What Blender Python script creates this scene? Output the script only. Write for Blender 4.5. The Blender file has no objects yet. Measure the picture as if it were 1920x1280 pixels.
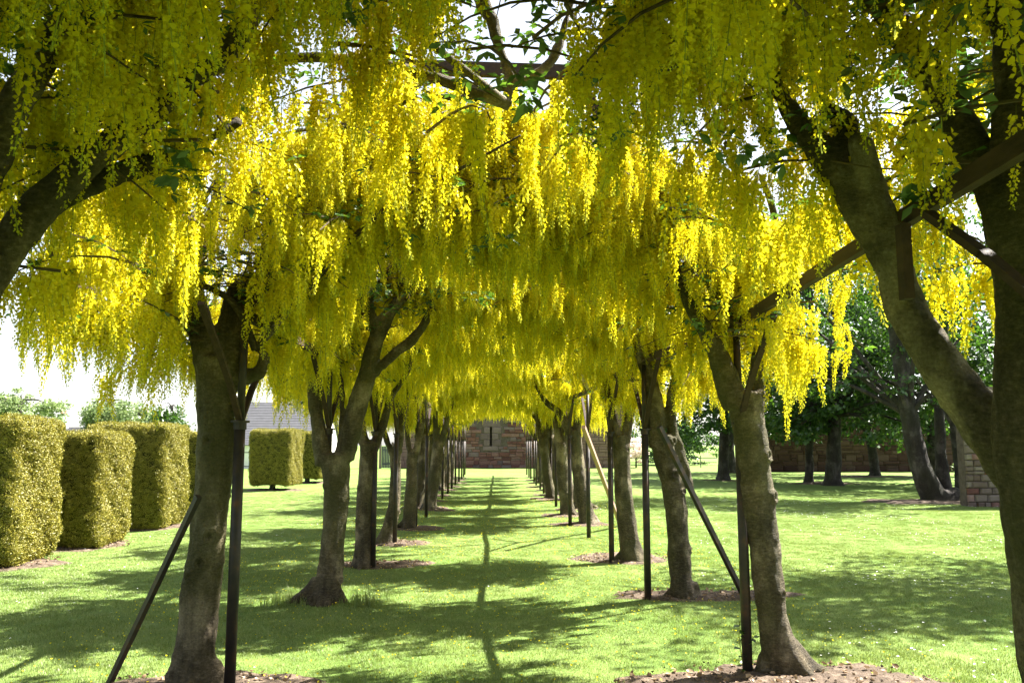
import bpy, bmesh, math, random
import numpy as np
from mathutils import Vector, Matrix, Euler, noise

random.seed(7)
RNG = np.random.default_rng(7)
SC = bpy.context.scene
COL = SC.collection
W0, H0, FPX = 1920.0, 1280.0, 1550.0
CAMH = 1.6

# ------------------------------------------------------------------ camera
PITCH = math.atan(190.0 / FPX)
YAW = math.atan(30.0 * math.cos(PITCH) / FPX)
cam_data = bpy.data.cameras.new('camera')
cam_data.sensor_width = 36.0
cam_data.lens = 36.0 * FPX / W0
cam_data.clip_start = 0.05
cam_data.clip_end = 2000.0
cam = bpy.data.objects.new('camera', cam_data)
COL.objects.link(cam)
CAMR = Matrix.Rotation(-YAW, 3, 'Z') @ Matrix.Rotation(math.pi / 2 + PITCH, 3, 'X')
cam.matrix_world = Matrix.Translation((0, 0, CAMH)) @ CAMR.to_4x4()
SC.camera = cam

# ------------------------------------------------------------------ sky, sun, exposure
SUN_DIR = Vector((0.69, 0.33, 1.0)).normalized()          # towards the sun
SUN_EL = math.asin(SUN_DIR.z)
SUN_AZ = math.atan2(SUN_DIR.x, SUN_DIR.y)                  # clockwise from +Y
world = bpy.data.worlds.new('World')
SC.world = world
world.use_nodes = True
wn = world.node_tree.nodes
wl = world.node_tree.links
wn.clear()
w_out = wn.new('ShaderNodeOutputWorld')
w_bg = wn.new('ShaderNodeBackground')
w_sky = wn.new('ShaderNodeTexSky')
w_sky.sky_type = 'NISHITA'
w_sky.sun_disc = False
w_sky.sun_elevation = SUN_EL
w_sky.sun_rotation = SUN_AZ
w_sky.dust_density = 1.2
w_sky.air_density = 1.0
w_bg.inputs['Strength'].default_value = 0.055
w_hs = wn.new('ShaderNodeHueSaturation')              # thin white haze over the blue
w_hs.inputs['Saturation'].default_value = 0.45
wl.new(w_sky.outputs[0], w_hs.inputs['Color'])
wl.new(w_hs.outputs[0], w_bg.inputs[0])
wl.new(w_bg.outputs[0], w_out.inputs[0])
sun_data = bpy.data.lights.new('sun', 'SUN')
sun_data.energy = 5.0
sun_data.angle = math.radians(0.55)
sun_data.color = (1.0, 0.95, 0.86)
sun = bpy.data.objects.new('sun', sun_data)
COL.objects.link(sun)
sun.rotation_euler = SUN_DIR.to_track_quat('Z', 'Y').to_euler()
sun.location = (20, 20, 40)
SC.view_settings.view_transform = 'Standard'
SC.view_settings.look = 'None'
SC.view_settings.gamma = 1.0
SC.view_settings.use_curve_mapping = False
SC.view_settings.exposure = 2.65

SC.cycles.max_bounces = 8
SC.cycles.diffuse_bounces = 5
SC.cycles.glossy_bounces = 2
SC.cycles.transmission_bounces = 6
SC.cycles.transparent_max_bounces = 8
SC.cycles.sample_clamp_indirect = 6.0
SC.cycles.use_denoising = True
SC.cycles.use_adaptive_sampling = True
SC.cycles.adaptive_threshold = 0.02


# ------------------------------------------------------------------ helpers
def ray(x, y):
    return (CAMR @ Vector(((x - W0 / 2) / FPX, (H0 / 2 - y) / FPX, -1.0)))


def px(x, y, Y):
    """the point seen at pixel x, y on the upright plane at distance Y along the avenue"""
    d = ray(x, y)
    t = Y / d.y
    return Vector((d.x * t, Y, CAMH + d.z * t))


def ground(x, y):
    d = ray(x, y)
    t = -CAMH / d.z
    return Vector((d.x * t, d.y * t, 0.0))


def project(p):
    q = CAMR.transposed() @ (Vector(p) - Vector((0, 0, CAMH)))
    if q.z > -0.05:
        return None
    return (W0 / 2 + FPX * q.x / -q.z, H0 / 2 - FPX * q.y / -q.z, -q.z)


def gz(x, y):
    """gentle unevenness of the lawn"""
    return 0.018 * math.sin(x * 0.9 + 1.3) * math.sin(y * 0.55) + 0.012 * math.sin(x * 2.1 + y * 1.3)


def tag(o, label=None, cat=None, group=None, kind=None):
    if label:
        o['label'] = label
    if cat:
        o['category'] = cat
    if group:
        o['group'] = group
    if kind:
        o['kind'] = kind
    return o


def empty(name, loc=(0, 0, 0)):
    o = bpy.data.objects.new(name, None)
    o.empty_display_size = 0.1
    o.location = loc
    COL.objects.link(o)
    return o


def link(name, mesh, mats=None, parent=None, kind=None, smooth=False):
    """links a mesh given in world coordinates as one object"""
    o = bpy.data.objects.new(name, mesh)
    COL.objects.link(o)
    if mats is not None:
        if not isinstance(mats, (list, tuple)):
            mats = [mats]
        if len(mesh.materials) == 0:
            for m in mats:
                mesh.materials.append(m)
    if smooth:
        mesh.polygons.foreach_set('use_smooth', [True] * len(mesh.polygons))
    if parent is not None:
        o.parent = parent
        o.matrix_parent_inverse = Matrix.Translation(-parent.location)
    if kind:
        o['kind'] = kind
    return o


def np_mesh(name, verts, faces, mat_idx=None):
    """verts (n,3), faces (m,3) or (m,4) as arrays"""
    me = bpy.data.meshes.new(name)
    verts = np.asarray(verts, dtype=np.float32)
    faces = np.asarray(faces, dtype=np.int32)
    k = faces.shape[1]
    me.vertices.add(len(verts))
    me.vertices.foreach_set('co', verts.ravel())
    me.loops.add(faces.size)
    me.loops.foreach_set('vertex_index', faces.ravel())
    me.polygons.add(len(faces))
    me.polygons.foreach_set('loop_start', np.arange(0, faces.size, k, dtype=np.int32))
    me.polygons.foreach_set('loop_total', np.full(len(faces), k, dtype=np.int32))
    if mat_idx is not None:
        me.polygons.foreach_set('material_index', np.asarray(mat_idx, dtype=np.int32))
    me.update(calc_edges=True)
    return me


class MB:
    """collects shapes into one mesh"""
    def __init__(self):
        self.v = []
        self.f = []
        self.m = []

    def add(self, v, f, mi=0):
        b = len(self.v)
        self.v.extend([tuple(p) for p in v])
        self.f.extend([tuple(i + b for i in q) for q in f])
        self.m.extend([mi] * len(f))

    def box(self, c, s, rot=None, mi=0):
        hx, hy, hz = s[0] / 2, s[1] / 2, s[2] / 2
        v = [Vector((x, y, z)) for z in (-hz, hz) for y in (-hy, hy) for x in (-hx, hx)]
        if rot is not None:
            v = [rot @ p for p in v]
        c = Vector(c)
        self.add([p + c for p in v], [(0, 2, 3, 1), (4, 5, 7, 6), (0, 1, 5, 4), (2, 6, 7, 3), (0, 4, 6, 2), (1, 3, 7, 5)], mi)

    def bar(self, a, b, w, h, mi=0):
        """a rectangular bar from a to b"""
        a, b = Vector(a), Vector(b)
        d = b - a
        rot = d.to_track_quat('Y', 'Z').to_matrix()
        self.box((a + b) / 2, (w, d.length, h), rot, mi)

    def tube(self, pts, rad, n=8, sub=1, mi=0):
        v, f = tube(pts, rad, n, sub)
        self.add(v, f, mi)

    def mesh(self, name):
        me = bpy.data.meshes.new(name)
        me.from_pydata(self.v, [], self.f)
        me.polygons.foreach_set('material_index', self.m)
        me.update()
        return me


def catmull(pts, rad, sub):
    if sub <= 1 or len(pts) < 3:
        return pts, rad
    P, R = [], []
    n = len(pts)
    for i in range(n - 1):
        p0, p1, p2, p3 = pts[max(i - 1, 0)], pts[i], pts[i + 1], pts[min(i + 2, n - 1)]
        for k in range(sub):
            t = k / sub
            P.append(0.5 * ((2 * p1) + (p2 - p0) * t + (2 * p0 - 5 * p1 + 4 * p2 - p3) * t * t + (3 * p1 - p0 - 3 * p2 + p3) * t ** 3))
            R.append(rad[i] * (1 - t) + rad[i + 1] * t)
    P.append(pts[-1])
    R.append(rad[-1])
    return P, R


def tube(pts, rad, n=8, sub=1):
    pts = [Vector(p) for p in pts]
    if not isinstance(rad, (list, tuple)):
        rad = [rad] * len(pts)
    pts, rad = catmull(pts, list(rad), sub)
    v, f = [], []
    up = None
    for i, p in enumerate(pts):
        d = (pts[min(i + 1, len(pts) - 1)] - pts[max(i - 1, 0)])
        d = d.normalized() if d.length > 1e-9 else Vector((0, 0, 1))
        if up is None:
            up = d.orthogonal().normalized()
        up = (up - d * up.dot(d))
        up = up.normalized() if up.length > 1e-6 else d.orthogonal().normalized()
        s = d.cross(up)
        for k in range(n):
            a = 2 * math.pi * k / n
            v.append(p + (up * math.cos(a) + s * math.sin(a)) * rad[i])
    m = len(pts)
    for i in range(m - 1):
        for k in range(n):
            k2 = (k + 1) % n
            f.append((i * n + k, i * n + k2, (i + 1) * n + k2, (i + 1) * n + k))
    f.append(tuple(range(n - 1, -1, -1)))
    f.append(tuple((m - 1) * n + k for k in range(n)))
    return v, f


# ------------------------------------------------------------------ materials
def new_mat(name):
    m = bpy.data.materials.new(name)
    m.use_nodes = True
    nt = m.node_tree
    nt.nodes.clear()
    out = nt.nodes.new('ShaderNodeOutputMaterial')
    return m, nt, out


def N(nt, typ, **kw):
    n = nt.nodes.new(typ)
    for k, v in kw.items():
        setattr(n, k, v)
    return n


def ramp(nt, fac, stops):
    r = N(nt, 'ShaderNodeValToRGB')
    el = r.color_ramp.elements
    while len(el) < len(stops):
        el.new(0.5)
    for e, (p, c) in zip(el, stops):
        e.position = p
        e.color = (c[0], c[1], c[2], 1)
    nt.links.new(fac, r.inputs[0])
    return r.outputs[0]


def mixc(nt, fac, a, b, mode='MIX'):
    m = N(nt, 'ShaderNodeMix', data_type='RGBA', blend_type=mode)
    for s, val in ((m.inputs[0], fac), (m.inputs[6], a), (m.inputs[7], b)):
        if hasattr(val, 'links'):
            nt.links.new(val, s)
        elif isinstance(val, (int, float)):
            s.default_value = val
        else:
            s.default_value = (val[0], val[1], val[2], 1)
    return m.outputs[2]


def noise_tex(nt, scale, detail=4, rough=0.55, vec=None, stretch=None):
    t = N(nt, 'ShaderNodeTexNoise')
    t.inputs['Scale'].default_value = scale
    t.inputs['Detail'].default_value = detail
    t.inputs['Roughness'].default_value = rough
    if vec is None:
        g = N(nt, 'ShaderNodeNewGeometry')
        vec = g.outputs['Position']
    if stretch:
        mp = N(nt, 'ShaderNodeMapping')
        mp.inputs['Scale'].default_value = stretch
        nt.links.new(vec, mp.inputs[0])
        vec = mp.outputs[0]
    nt.links.new(vec, t.inputs['Vector'])
    return t.outputs['Fac']


def bump(nt, h, strength, dist):
    b = N(nt, 'ShaderNodeBump')
    b.inputs['Strength'].default_value = strength
    b.inputs['Distance'].default_value = dist
    nt.links.new(h, b.inputs['Height'])
    return b.outputs[0]


def leafy(name, stops, trans=0.45, gloss=0.08, rough=0.45, warm=(1, 1, 1), obj_rand=0.5):
    """thin leaf or petal: reflects on one side and lets light through"""
    m, nt, out = new_mat(name)
    g = N(nt, 'ShaderNodeNewGeometry')
    oi = N(nt, 'ShaderNodeObjectInfo')
    mx = N(nt, 'ShaderNodeMix', data_type='FLOAT')
    mx.inputs[0].default_value = obj_rand
    nt.links.new(g.outputs['Random Per Island'], mx.inputs[2])
    nt.links.new(oi.outputs['Random'], mx.inputs[3])
    col = ramp(nt, mx.outputs[0], stops)
    d = N(nt, 'ShaderNodeBsdfDiffuse')
    t = N(nt, 'ShaderNodeBsdfTranslucent')
    nt.links.new(col, d.inputs[0])
    tc = mixc(nt, 1.0, col, warm, 'MULTIPLY')
    nt.links.new(tc, t.inputs[0])
    mix = N(nt, 'ShaderNodeMixShader')
    mix.inputs[0].default_value = trans
    nt.links.new(d.outputs[0], mix.inputs[1])
    nt.links.new(t.outputs[0], mix.inputs[2])
    last = mix.outputs[0]
    if gloss > 0:
        gl = N(nt, 'ShaderNodeBsdfGlossy')
        gl.inputs['Roughness'].default_value = rough
        gl.inputs[0].default_value = (0.9, 0.9, 0.9, 1)
        m2 = N(nt, 'ShaderNodeMixShader')
        m2.inputs[0].default_value = gloss
        nt.links.new(last, m2.inputs[1])
        nt.links.new(gl.outputs[0], m2.inputs[2])
        last = m2.outputs[0]
    nt.links.new(last, out.inputs[0])
    return m


def solid(name, stops, scale=6.0, rough=0.8, bump_s=0.3, bump_d=0.01, bump_scale=40.0, stretch=None, obj_rand=0.0, metallic=0.0, spec=0.3, detail=5):
    m, nt, out = new_mat(name)
    p = N(nt, 'ShaderNodeBsdfPrincipled')
    f = noise_tex(nt, scale, detail, 0.6, stretch=stretch)
    if obj_rand > 0:
        oi = N(nt, 'ShaderNodeObjectInfo')
        mx = N(nt, 'ShaderNodeMix', data_type='FLOAT')
        mx.inputs[0].default_value = obj_rand
        nt.links.new(f, mx.inputs[2])
        nt.links.new(oi.outputs['Random'], mx.inputs[3])
        f = mx.outputs[0]
    nt.links.new(ramp(nt, f, stops), p.inputs['Base Color'])
    p.inputs['Roughness'].default_value = rough
    p.inputs['Metallic'].default_value = metallic
    p.inputs['Specular IOR Level'].default_value = spec
    if bump_s > 0:
        h = noise_tex(nt, bump_scale, 6, 0.65, stretch=stretch)
        nt.links.new(bump(nt, h, bump_s, bump_d), p.inputs['Normal'])
    nt.links.new(p.outputs[0], out.inputs[0])
    return m


def bark_mat(name, dark, mid, light, moss):
    m, nt, out = new_mat(name)
    p = N(nt, 'ShaderNodeBsdfPrincipled')
    f1 = noise_tex(nt, 3.0, 5, 0.6)
    f2 = noise_tex(nt, 28.0, 5, 0.65, stretch=(1, 1, 2.4))
    f3 = noise_tex(nt, 1.7, 3, 0.5, stretch=(1, 1, 0.6))
    base = ramp(nt, f2, [(0.3, dark), (0.52, mid), (0.72, light)])
    big = ramp(nt, f1, [(0.37, tuple(c * 0.45 for c in mid)), (0.5, mid), (0.62, tuple(min(1, c * 1.6) for c in light))])
    f4 = noise_tex(nt, 8.0, 6, 0.65, stretch=(1, 1, 0.22))
    streak = ramp(nt, f4, [(0.35, (0.42, 0.40, 0.36)), (0.5, (1.0, 1.0, 1.0)), (0.66, (1.45, 1.4, 1.3))])
    c = mixc(nt, 0.5, base, big)
    c = mixc(nt, 0.75, c, streak, 'MULTIPLY')
    mr = ramp(nt, f3, [(0.47, (0, 0, 0)), (0.62, (1, 1, 1))])
    c = mixc(nt, mr, c, mixc(nt, 0.6, c, moss))
    # small dark lenticels
    v = N(nt, 'ShaderNodeTexVoronoi')
    v.inputs['Scale'].default_value = 26.0
    g = N(nt, 'ShaderNodeNewGeometry')
    mp = N(nt, 'ShaderNodeMapping')
    mp.inputs['Scale'].default_value = (0.6, 0.6, 1.5)
    nt.links.new(g.outputs['Position'], mp.inputs[0])
    nt.links.new(mp.outputs[0], v.inputs['Vector'])
    sp = ramp(nt, v.outputs['Distance'], [(0.07, (0.45, 0.42, 0.40)), (0.15, (1, 1, 1))])
    c = mixc(nt, 0.8, c, sp, 'MULTIPLY')
    nt.links.new(c, p.inputs['Base Color'])
    p.inputs['Roughness'].default_value = 0.82
    p.inputs['Specular IOR Level'].default_value = 0.25
    hb = noise_tex(nt, 34.0, 8, 0.7, stretch=(1, 1, 1.8))
    sp2 = ramp(nt, noise_tex(nt, 75.0, 4, 0.7), [(0.38, (0.6, 0.58, 0.55)), (0.52, (1, 1, 1)), (0.68, (1.5, 1.5, 1.45))])
    c2 = mixc(nt, 0.55, c, sp2, 'MULTIPLY')
    nt.links.new(c2, p.inputs['Base Color'])
    nt.links.new(bump(nt, hb, 1.0, 0.03), p.inputs['Normal'])
    nt.links.new(p.outputs[0], out.inputs[0])
    return m


M = {}
M['bark'] = bark_mat('laburnum_bark', (0.024, 0.019, 0.012), (0.084, 0.067, 0.041), (0.20, 0.168, 0.118), (0.062, 0.062, 0.020))
M['bark_dark'] = bark_mat('dark_bark', (0.018, 0.015, 0.014), (0.042, 0.036, 0.033), (0.085, 0.076, 0.072), (0.035, 0.038, 0.021))
M['twig'] = solid('twig_bark', [(0.3, (0.05, 0.035, 0.02)), (0.7, (0.12, 0.09, 0.05))], 12, 0.8, 0.2)
M['petal'] = leafy('laburnum_petal', [(0.0, (0.64, 0.535, 0.010)), (0.5, (0.71, 0.63, 0.018)), (1.0, (0.76, 0.705, 0.05))], trans=0.6, gloss=0.02, rough=0.4, warm=(1.0, 0.99, 0.75))
M['bud'] = leafy('laburnum_bud', [(0.0, (0.45, 0.48, 0.04)), (1.0, (0.7, 0.62, 0.05))], trans=0.4, gloss=0.0)
M['stalk'] = leafy('raceme_stalk', [(0.0, (0.26, 0.30, 0.05)), (1.0, (0.36, 0.38, 0.07))], trans=0.3, gloss=0.0)
M['leaf'] = leafy('laburnum_leaf', [(0.0, (0.03, 0.075, 0.012)), (0.6, (0.05, 0.115, 0.018)), (1.0, (0.10, 0.19, 0.03))], trans=0.42, gloss=0.06, warm=(1.25, 1.2, 0.6), obj_rand=0.05)
M['green_leaf'] = leafy('broad_leaf', [(0.0, (0.022, 0.06, 0.011)), (0.6, (0.042, 0.10, 0.018)), (1.0, (0.08, 0.15, 0.026))], trans=0.5, gloss=0.05, warm=(1.2, 1.25, 0.5), obj_rand=0.1)
M['pale_leaf'] = leafy('pale_leaf', [(0.0, (0.12, 0.19, 0.07)), (1.0, (0.24, 0.3, 0.11))], trans=0.45, gloss=0.05, obj_rand=0.1)
M['yew'] = leafy('golden_yew', [(0.0, (0.09, 0.10, 0.014)), (0.25, (0.17, 0.165, 0.021)), (0.6, (0.27, 0.245, 0.028)), (1.0, (0.34, 0.285, 0.042))], trans=0.08, gloss=0.03, obj_rand=0.06)
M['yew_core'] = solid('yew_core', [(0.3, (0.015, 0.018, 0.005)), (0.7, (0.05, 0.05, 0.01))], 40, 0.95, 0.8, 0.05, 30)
M['grass'] = leafy('grass_blade', [(0.0, (0.10, 0.165, 0.036)), (0.55, (0.17, 0.235, 0.066)), (1.0, (0.30, 0.325, 0.135))], trans=0.35, gloss=0.03, warm=(1.1, 1.1, 0.6), obj_rand=0.35)
M['iron'] = solid('rusty_black_iron', [(0.35, (0.018, 0.016, 0.016)), (0.55, (0.035, 0.026, 0.022)), (0.75, (0.085, 0.038, 0.018))], 9, 0.55, 0.25, 0.004, 60, metallic=0.3, spec=0.4)
M['timber'] = solid('brown_timber', [(0.3, (0.022, 0.013, 0.010)), (0.7, (0.055, 0.031, 0.022))], 5, 0.75, 0.4, 0.006, 30, stretch=(6, 1, 6))
M['pale_timber'] = solid('pale_timber', [(0.3, (0.26, 0.155, 0.115)), (0.7, (0.36, 0.24, 0.185))], 5, 0.75, 0.3, 0.004, 30, stretch=(6, 6, 1))
M['soil'] = solid('bare_soil', [(0.25, (0.035, 0.024, 0.016)), (0.5, (0.095, 0.067, 0.046)), (0.75, (0.21, 0.16, 0.12))], 9, 0.95, 1.0, 0.04, 26, detail=8)
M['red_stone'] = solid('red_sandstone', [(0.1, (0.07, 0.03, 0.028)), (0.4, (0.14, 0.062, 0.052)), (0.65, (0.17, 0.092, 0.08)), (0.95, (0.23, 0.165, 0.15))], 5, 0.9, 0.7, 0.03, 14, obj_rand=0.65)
M['shaded_stone'] = solid('shaded_red_stone', [(0.1, (0.03, 0.014, 0.013)), (0.5, (0.065, 0.032, 0.028)), (0.95, (0.10, 0.065, 0.058))], 5, 0.9, 0.7, 0.03, 14, obj_rand=0.65)  # red wall stone with the shade under the trees put into its colour
M['grey_stone'] = solid('grey_sandstone', [(0.2, (0.09, 0.062, 0.062)), (0.8, (0.17, 0.125, 0.12))], 5, 0.9, 0.5, 0.02, 14, obj_rand=0.4)
M['buff_stone'] = solid('buff_rubble_stone', [(0.1, (0.085, 0.055, 0.046)), (0.5, (0.13, 0.10, 0.088)), (0.9, (0.19, 0.16, 0.14))], 6, 0.9, 0.7, 0.03, 16, obj_rand=0.6)
M['mortar'] = solid('old_mortar', [(0.3, (0.06, 0.045, 0.038)), (0.7, (0.12, 0.095, 0.08))], 8, 0.95, 0.8, 0.03, 22)
M['slate'] = solid('roof_slate', [(0.3, (0.05, 0.05, 0.057)), (0.7, (0.085, 0.085, 0.097))], 3, 0.7, 0.4, 0.02, 18, obj_rand=0.3)
M['render'] = solid('white_render', [(0.3, (0.68, 0.67, 0.64)), (0.7, (0.82, 0.81, 0.78))], 2, 0.85, 0.1, 0.005, 30)
M['clay'] = solid('clay_pot', [(0.3, (0.35, 0.2, 0.13)), (0.7, (0.45, 0.27, 0.18))], 6, 0.85, 0.1)
M['gate_paint'] = solid('blue_black_paint', [(0.3, (0.03, 0.036, 0.05)), (0.7, (0.055, 0.06, 0.08))], 4, 0.5, 0.1)
M['window'] = solid('window_glass', [(0.3, (0.03, 0.035, 0.04)), (0.7, (0.05, 0.055, 0.06))], 1, 0.08, 0.0, spec=0.8)
M['daisy'] = leafy('daisy_petal', [(0.0, (0.75, 0.75, 0.72)), (1.0, (0.85, 0.85, 0.82))], trans=0.3, gloss=0)
M['pink_flower'] = leafy('pink_flower', [(0.0, (0.65, 0.5, 0.45)), (1.0, (0.8, 0.72, 0.66))], trans=0.4, gloss=0)
M['litter'] = leafy('dry_leaf', [(0.0, (0.12, 0.075, 0.045)), (0.6, (0.25, 0.17, 0.10)), (1.0, (0.4, 0.3, 0.2))], trans=0.15, gloss=0.02, obj_rand=0.7)


def lawn_mat():
    m, nt, out = new_mat('mown_lawn')
    p = N(nt, 'ShaderNodeBsdfPrincipled')
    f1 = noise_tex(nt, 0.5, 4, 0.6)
    f2 = noise_tex(nt, 60.0, 4, 0.7)
    f3 = noise_tex(nt, 6.0, 6, 0.65)
    a = ramp(nt, f2, [(0.28, (0.065, 0.11, 0.018)), (0.5, (0.14, 0.21, 0.05)), (0.75, (0.25, 0.305, 0.095))])
    b = ramp(nt, f3, [(0.3, (0.11, 0.185, 0.04)), (0.6, (0.17, 0.245, 0.062)), (0.8, (0.26, 0.3, 0.105))])
    c = mixc(nt, 0.5, a, b)
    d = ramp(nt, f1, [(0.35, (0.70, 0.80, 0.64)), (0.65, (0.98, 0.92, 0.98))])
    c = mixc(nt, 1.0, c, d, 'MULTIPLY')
    nt.links.new(c, p.inputs['Base Color'])
    p.inputs['Roughness'].default_value = 0.9
    p.inputs['Specular IOR Level'].default_value = 0.12
    h = noise_tex(nt, 90.0, 5, 0.7)
    nt.links.new(bump(nt, h, 0.8, 0.02), p.inputs['Normal'])
    nt.links.new(p.outputs[0], out.inputs[0])
    return m


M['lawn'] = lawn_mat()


# ------------------------------------------------------------------ scattering by points (for what nobody could count)
def make_scatter_group(name, coll):
    ng = bpy.data.node_groups.new(name, 'GeometryNodeTree')
    ng.interface.new_socket('Geometry', in_out='INPUT', socket_type='NodeSocketGeometry')
    ng.interface.new_socket('Geometry', in_out='OUTPUT', socket_type='NodeSocketGeometry')
    gi = ng.nodes.new('NodeGroupInput')
    go = ng.nodes.new('NodeGroupOutput')
    ip = ng.nodes.new('GeometryNodeInstanceOnPoints')
    ci = ng.nodes.new('GeometryNodeCollectionInfo')
    ci.inputs['Collection'].default_value = coll
    ci.inputs['Separate Children'].default_value = True
    ci.inputs['Reset Children'].default_value = True
    ip.inputs['Pick Instance'].default_value = True

    def attr(n, t):
        a = ng.nodes.new('GeometryNodeInputNamedAttribute')
        a.data_type = t
        a.inputs['Name'].default_value = n
        return a.outputs['Attribute']
    ng.links.new(gi.outputs[0], ip.inputs['Points'])
    ng.links.new(ci.outputs[0], ip.inputs['Instance'])
    ng.links.new(attr('variant', 'INT'), ip.inputs['Instance Index'])
    ng.links.new(attr('turn', 'FLOAT_VECTOR'), ip.inputs['Rotation'])
    ng.links.new(attr('size', 'FLOAT'), ip.inputs['Scale'])
    ng.links.new(ip.outputs[0], go.inputs[0])
    return ng


def variant_collection(name, meshes):
    c = bpy.data.collections.new(name)
    for i, me in enumerate(meshes):
        o = bpy.data.objects.new('%s_variant_%02d' % (name, i), me)
        c.objects.link(o)
    return make_scatter_group(name + '_scatter', c)


def scatter(name, group, pts, turn, size, variant, parent=None):
    me = bpy.data.meshes.new(name)
    n = len(pts)
    me.vertices.add(n)
    me.vertices.foreach_set('co', np.asarray(pts, dtype=np.float32).ravel())
    me.attributes.new('turn', 'FLOAT_VECTOR', 'POINT').data.foreach_set('vector', np.asarray(turn, dtype=np.float32).ravel())
    me.attributes.new('size', 'FLOAT', 'POINT').data.foreach_set('value', np.asarray(size, dtype=np.float32))
    me.attributes.new('variant', 'INT', 'POINT').data.foreach_set('value', np.asarray(variant, dtype=np.int32))
    o = link(name, me, None, parent, 'stuff')
    md = o.modifiers.new('scatter', 'NODES')
    md.node_group = group
    return o


# ------------------------------------------------------------------ ground
def build_ground():
    xs = np.concatenate([np.linspace(-260, -22, 14), np.linspace(-20, 30, 101), np.linspace(33, 260, 14)])
    ys = np.concatenate([np.linspace(-60, -4, 8), np.linspace(-3, 58, 123), np.linspace(62, 480, 20)])
    X, Y = np.meshgrid(xs, ys)
    Z = 0.018 * np.sin(X * 0.9 + 1.3) * np.sin(Y * 0.55) + 0.012 * np.sin(X * 2.1 + Y * 1.3)
    v = np.stack([X.ravel(), Y.ravel(), Z.ravel()], 1)
    nx, ny = len(xs), len(ys)
    i = np.arange(nx - 1)[None, :] + nx * np.arange(ny - 1)[:, None]
    i = i.ravel()
    f = np.stack([i, i + 1, i + 1 + nx, i + nx], 1)
    link('lawn', np_mesh('lawn', v, f), M['lawn'], kind='structure', smooth=True)


build_ground()

SOIL = []          # centre x, y, radius x, radius y


def soil_patch(cx, cy, rx, ry, seed):
    r = random.Random(seed)
    ph = [r.uniform(0, 6.28) for _ in range(5)]
    n, rings = 44, 7
    v = [(cx, cy, gz(cx, cy) + 0.03)]
    for j in range(1, rings + 1):
        t = j / rings
        for k in range(n):
            a = 2 * math.pi * k / n
            e = 1 + 0.14 * math.sin(2 * a + ph[0]) + 0.10 * math.sin(3 * a + ph[1]) + 0.07 * math.sin(7 * a + ph[2]) + 0.05 * math.sin(13 * a + ph[3])
            x, y = cx + rx * t * e * math.cos(a), cy + ry * t * e * math.sin(a)
            lump = 0.016 * noise.noise(Vector((x * 7, y * 7, seed))) + 0.01 * noise.noise(Vector((x * 21, y * 21, seed)))
            z = gz(x, y) + (0.012 + 0.03 * (1 - t * t) + lump * 1.3 if j < rings else -0.012)
            v.append((x, y, max(z, gz(x, y) + 0.005) if j < rings else z))
    f = [(0, 1 + k, 1 + (k + 1) % n) for k in range(n)]
    me = bpy.data.meshes.new('soil_patch')
    for j in range(rings - 1):
        for k in range(n):
            a, b = 1 + j * n + k, 1 + j * n + (k + 1) % n
            f.append((a, a + n, b + n, b))
    me.from_pydata(v, [], f)
    me.update()
    link('soil_patch', me, M['soil'], kind='structure', smooth=True)
    SOIL.append((cx, cy, rx, ry))


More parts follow.
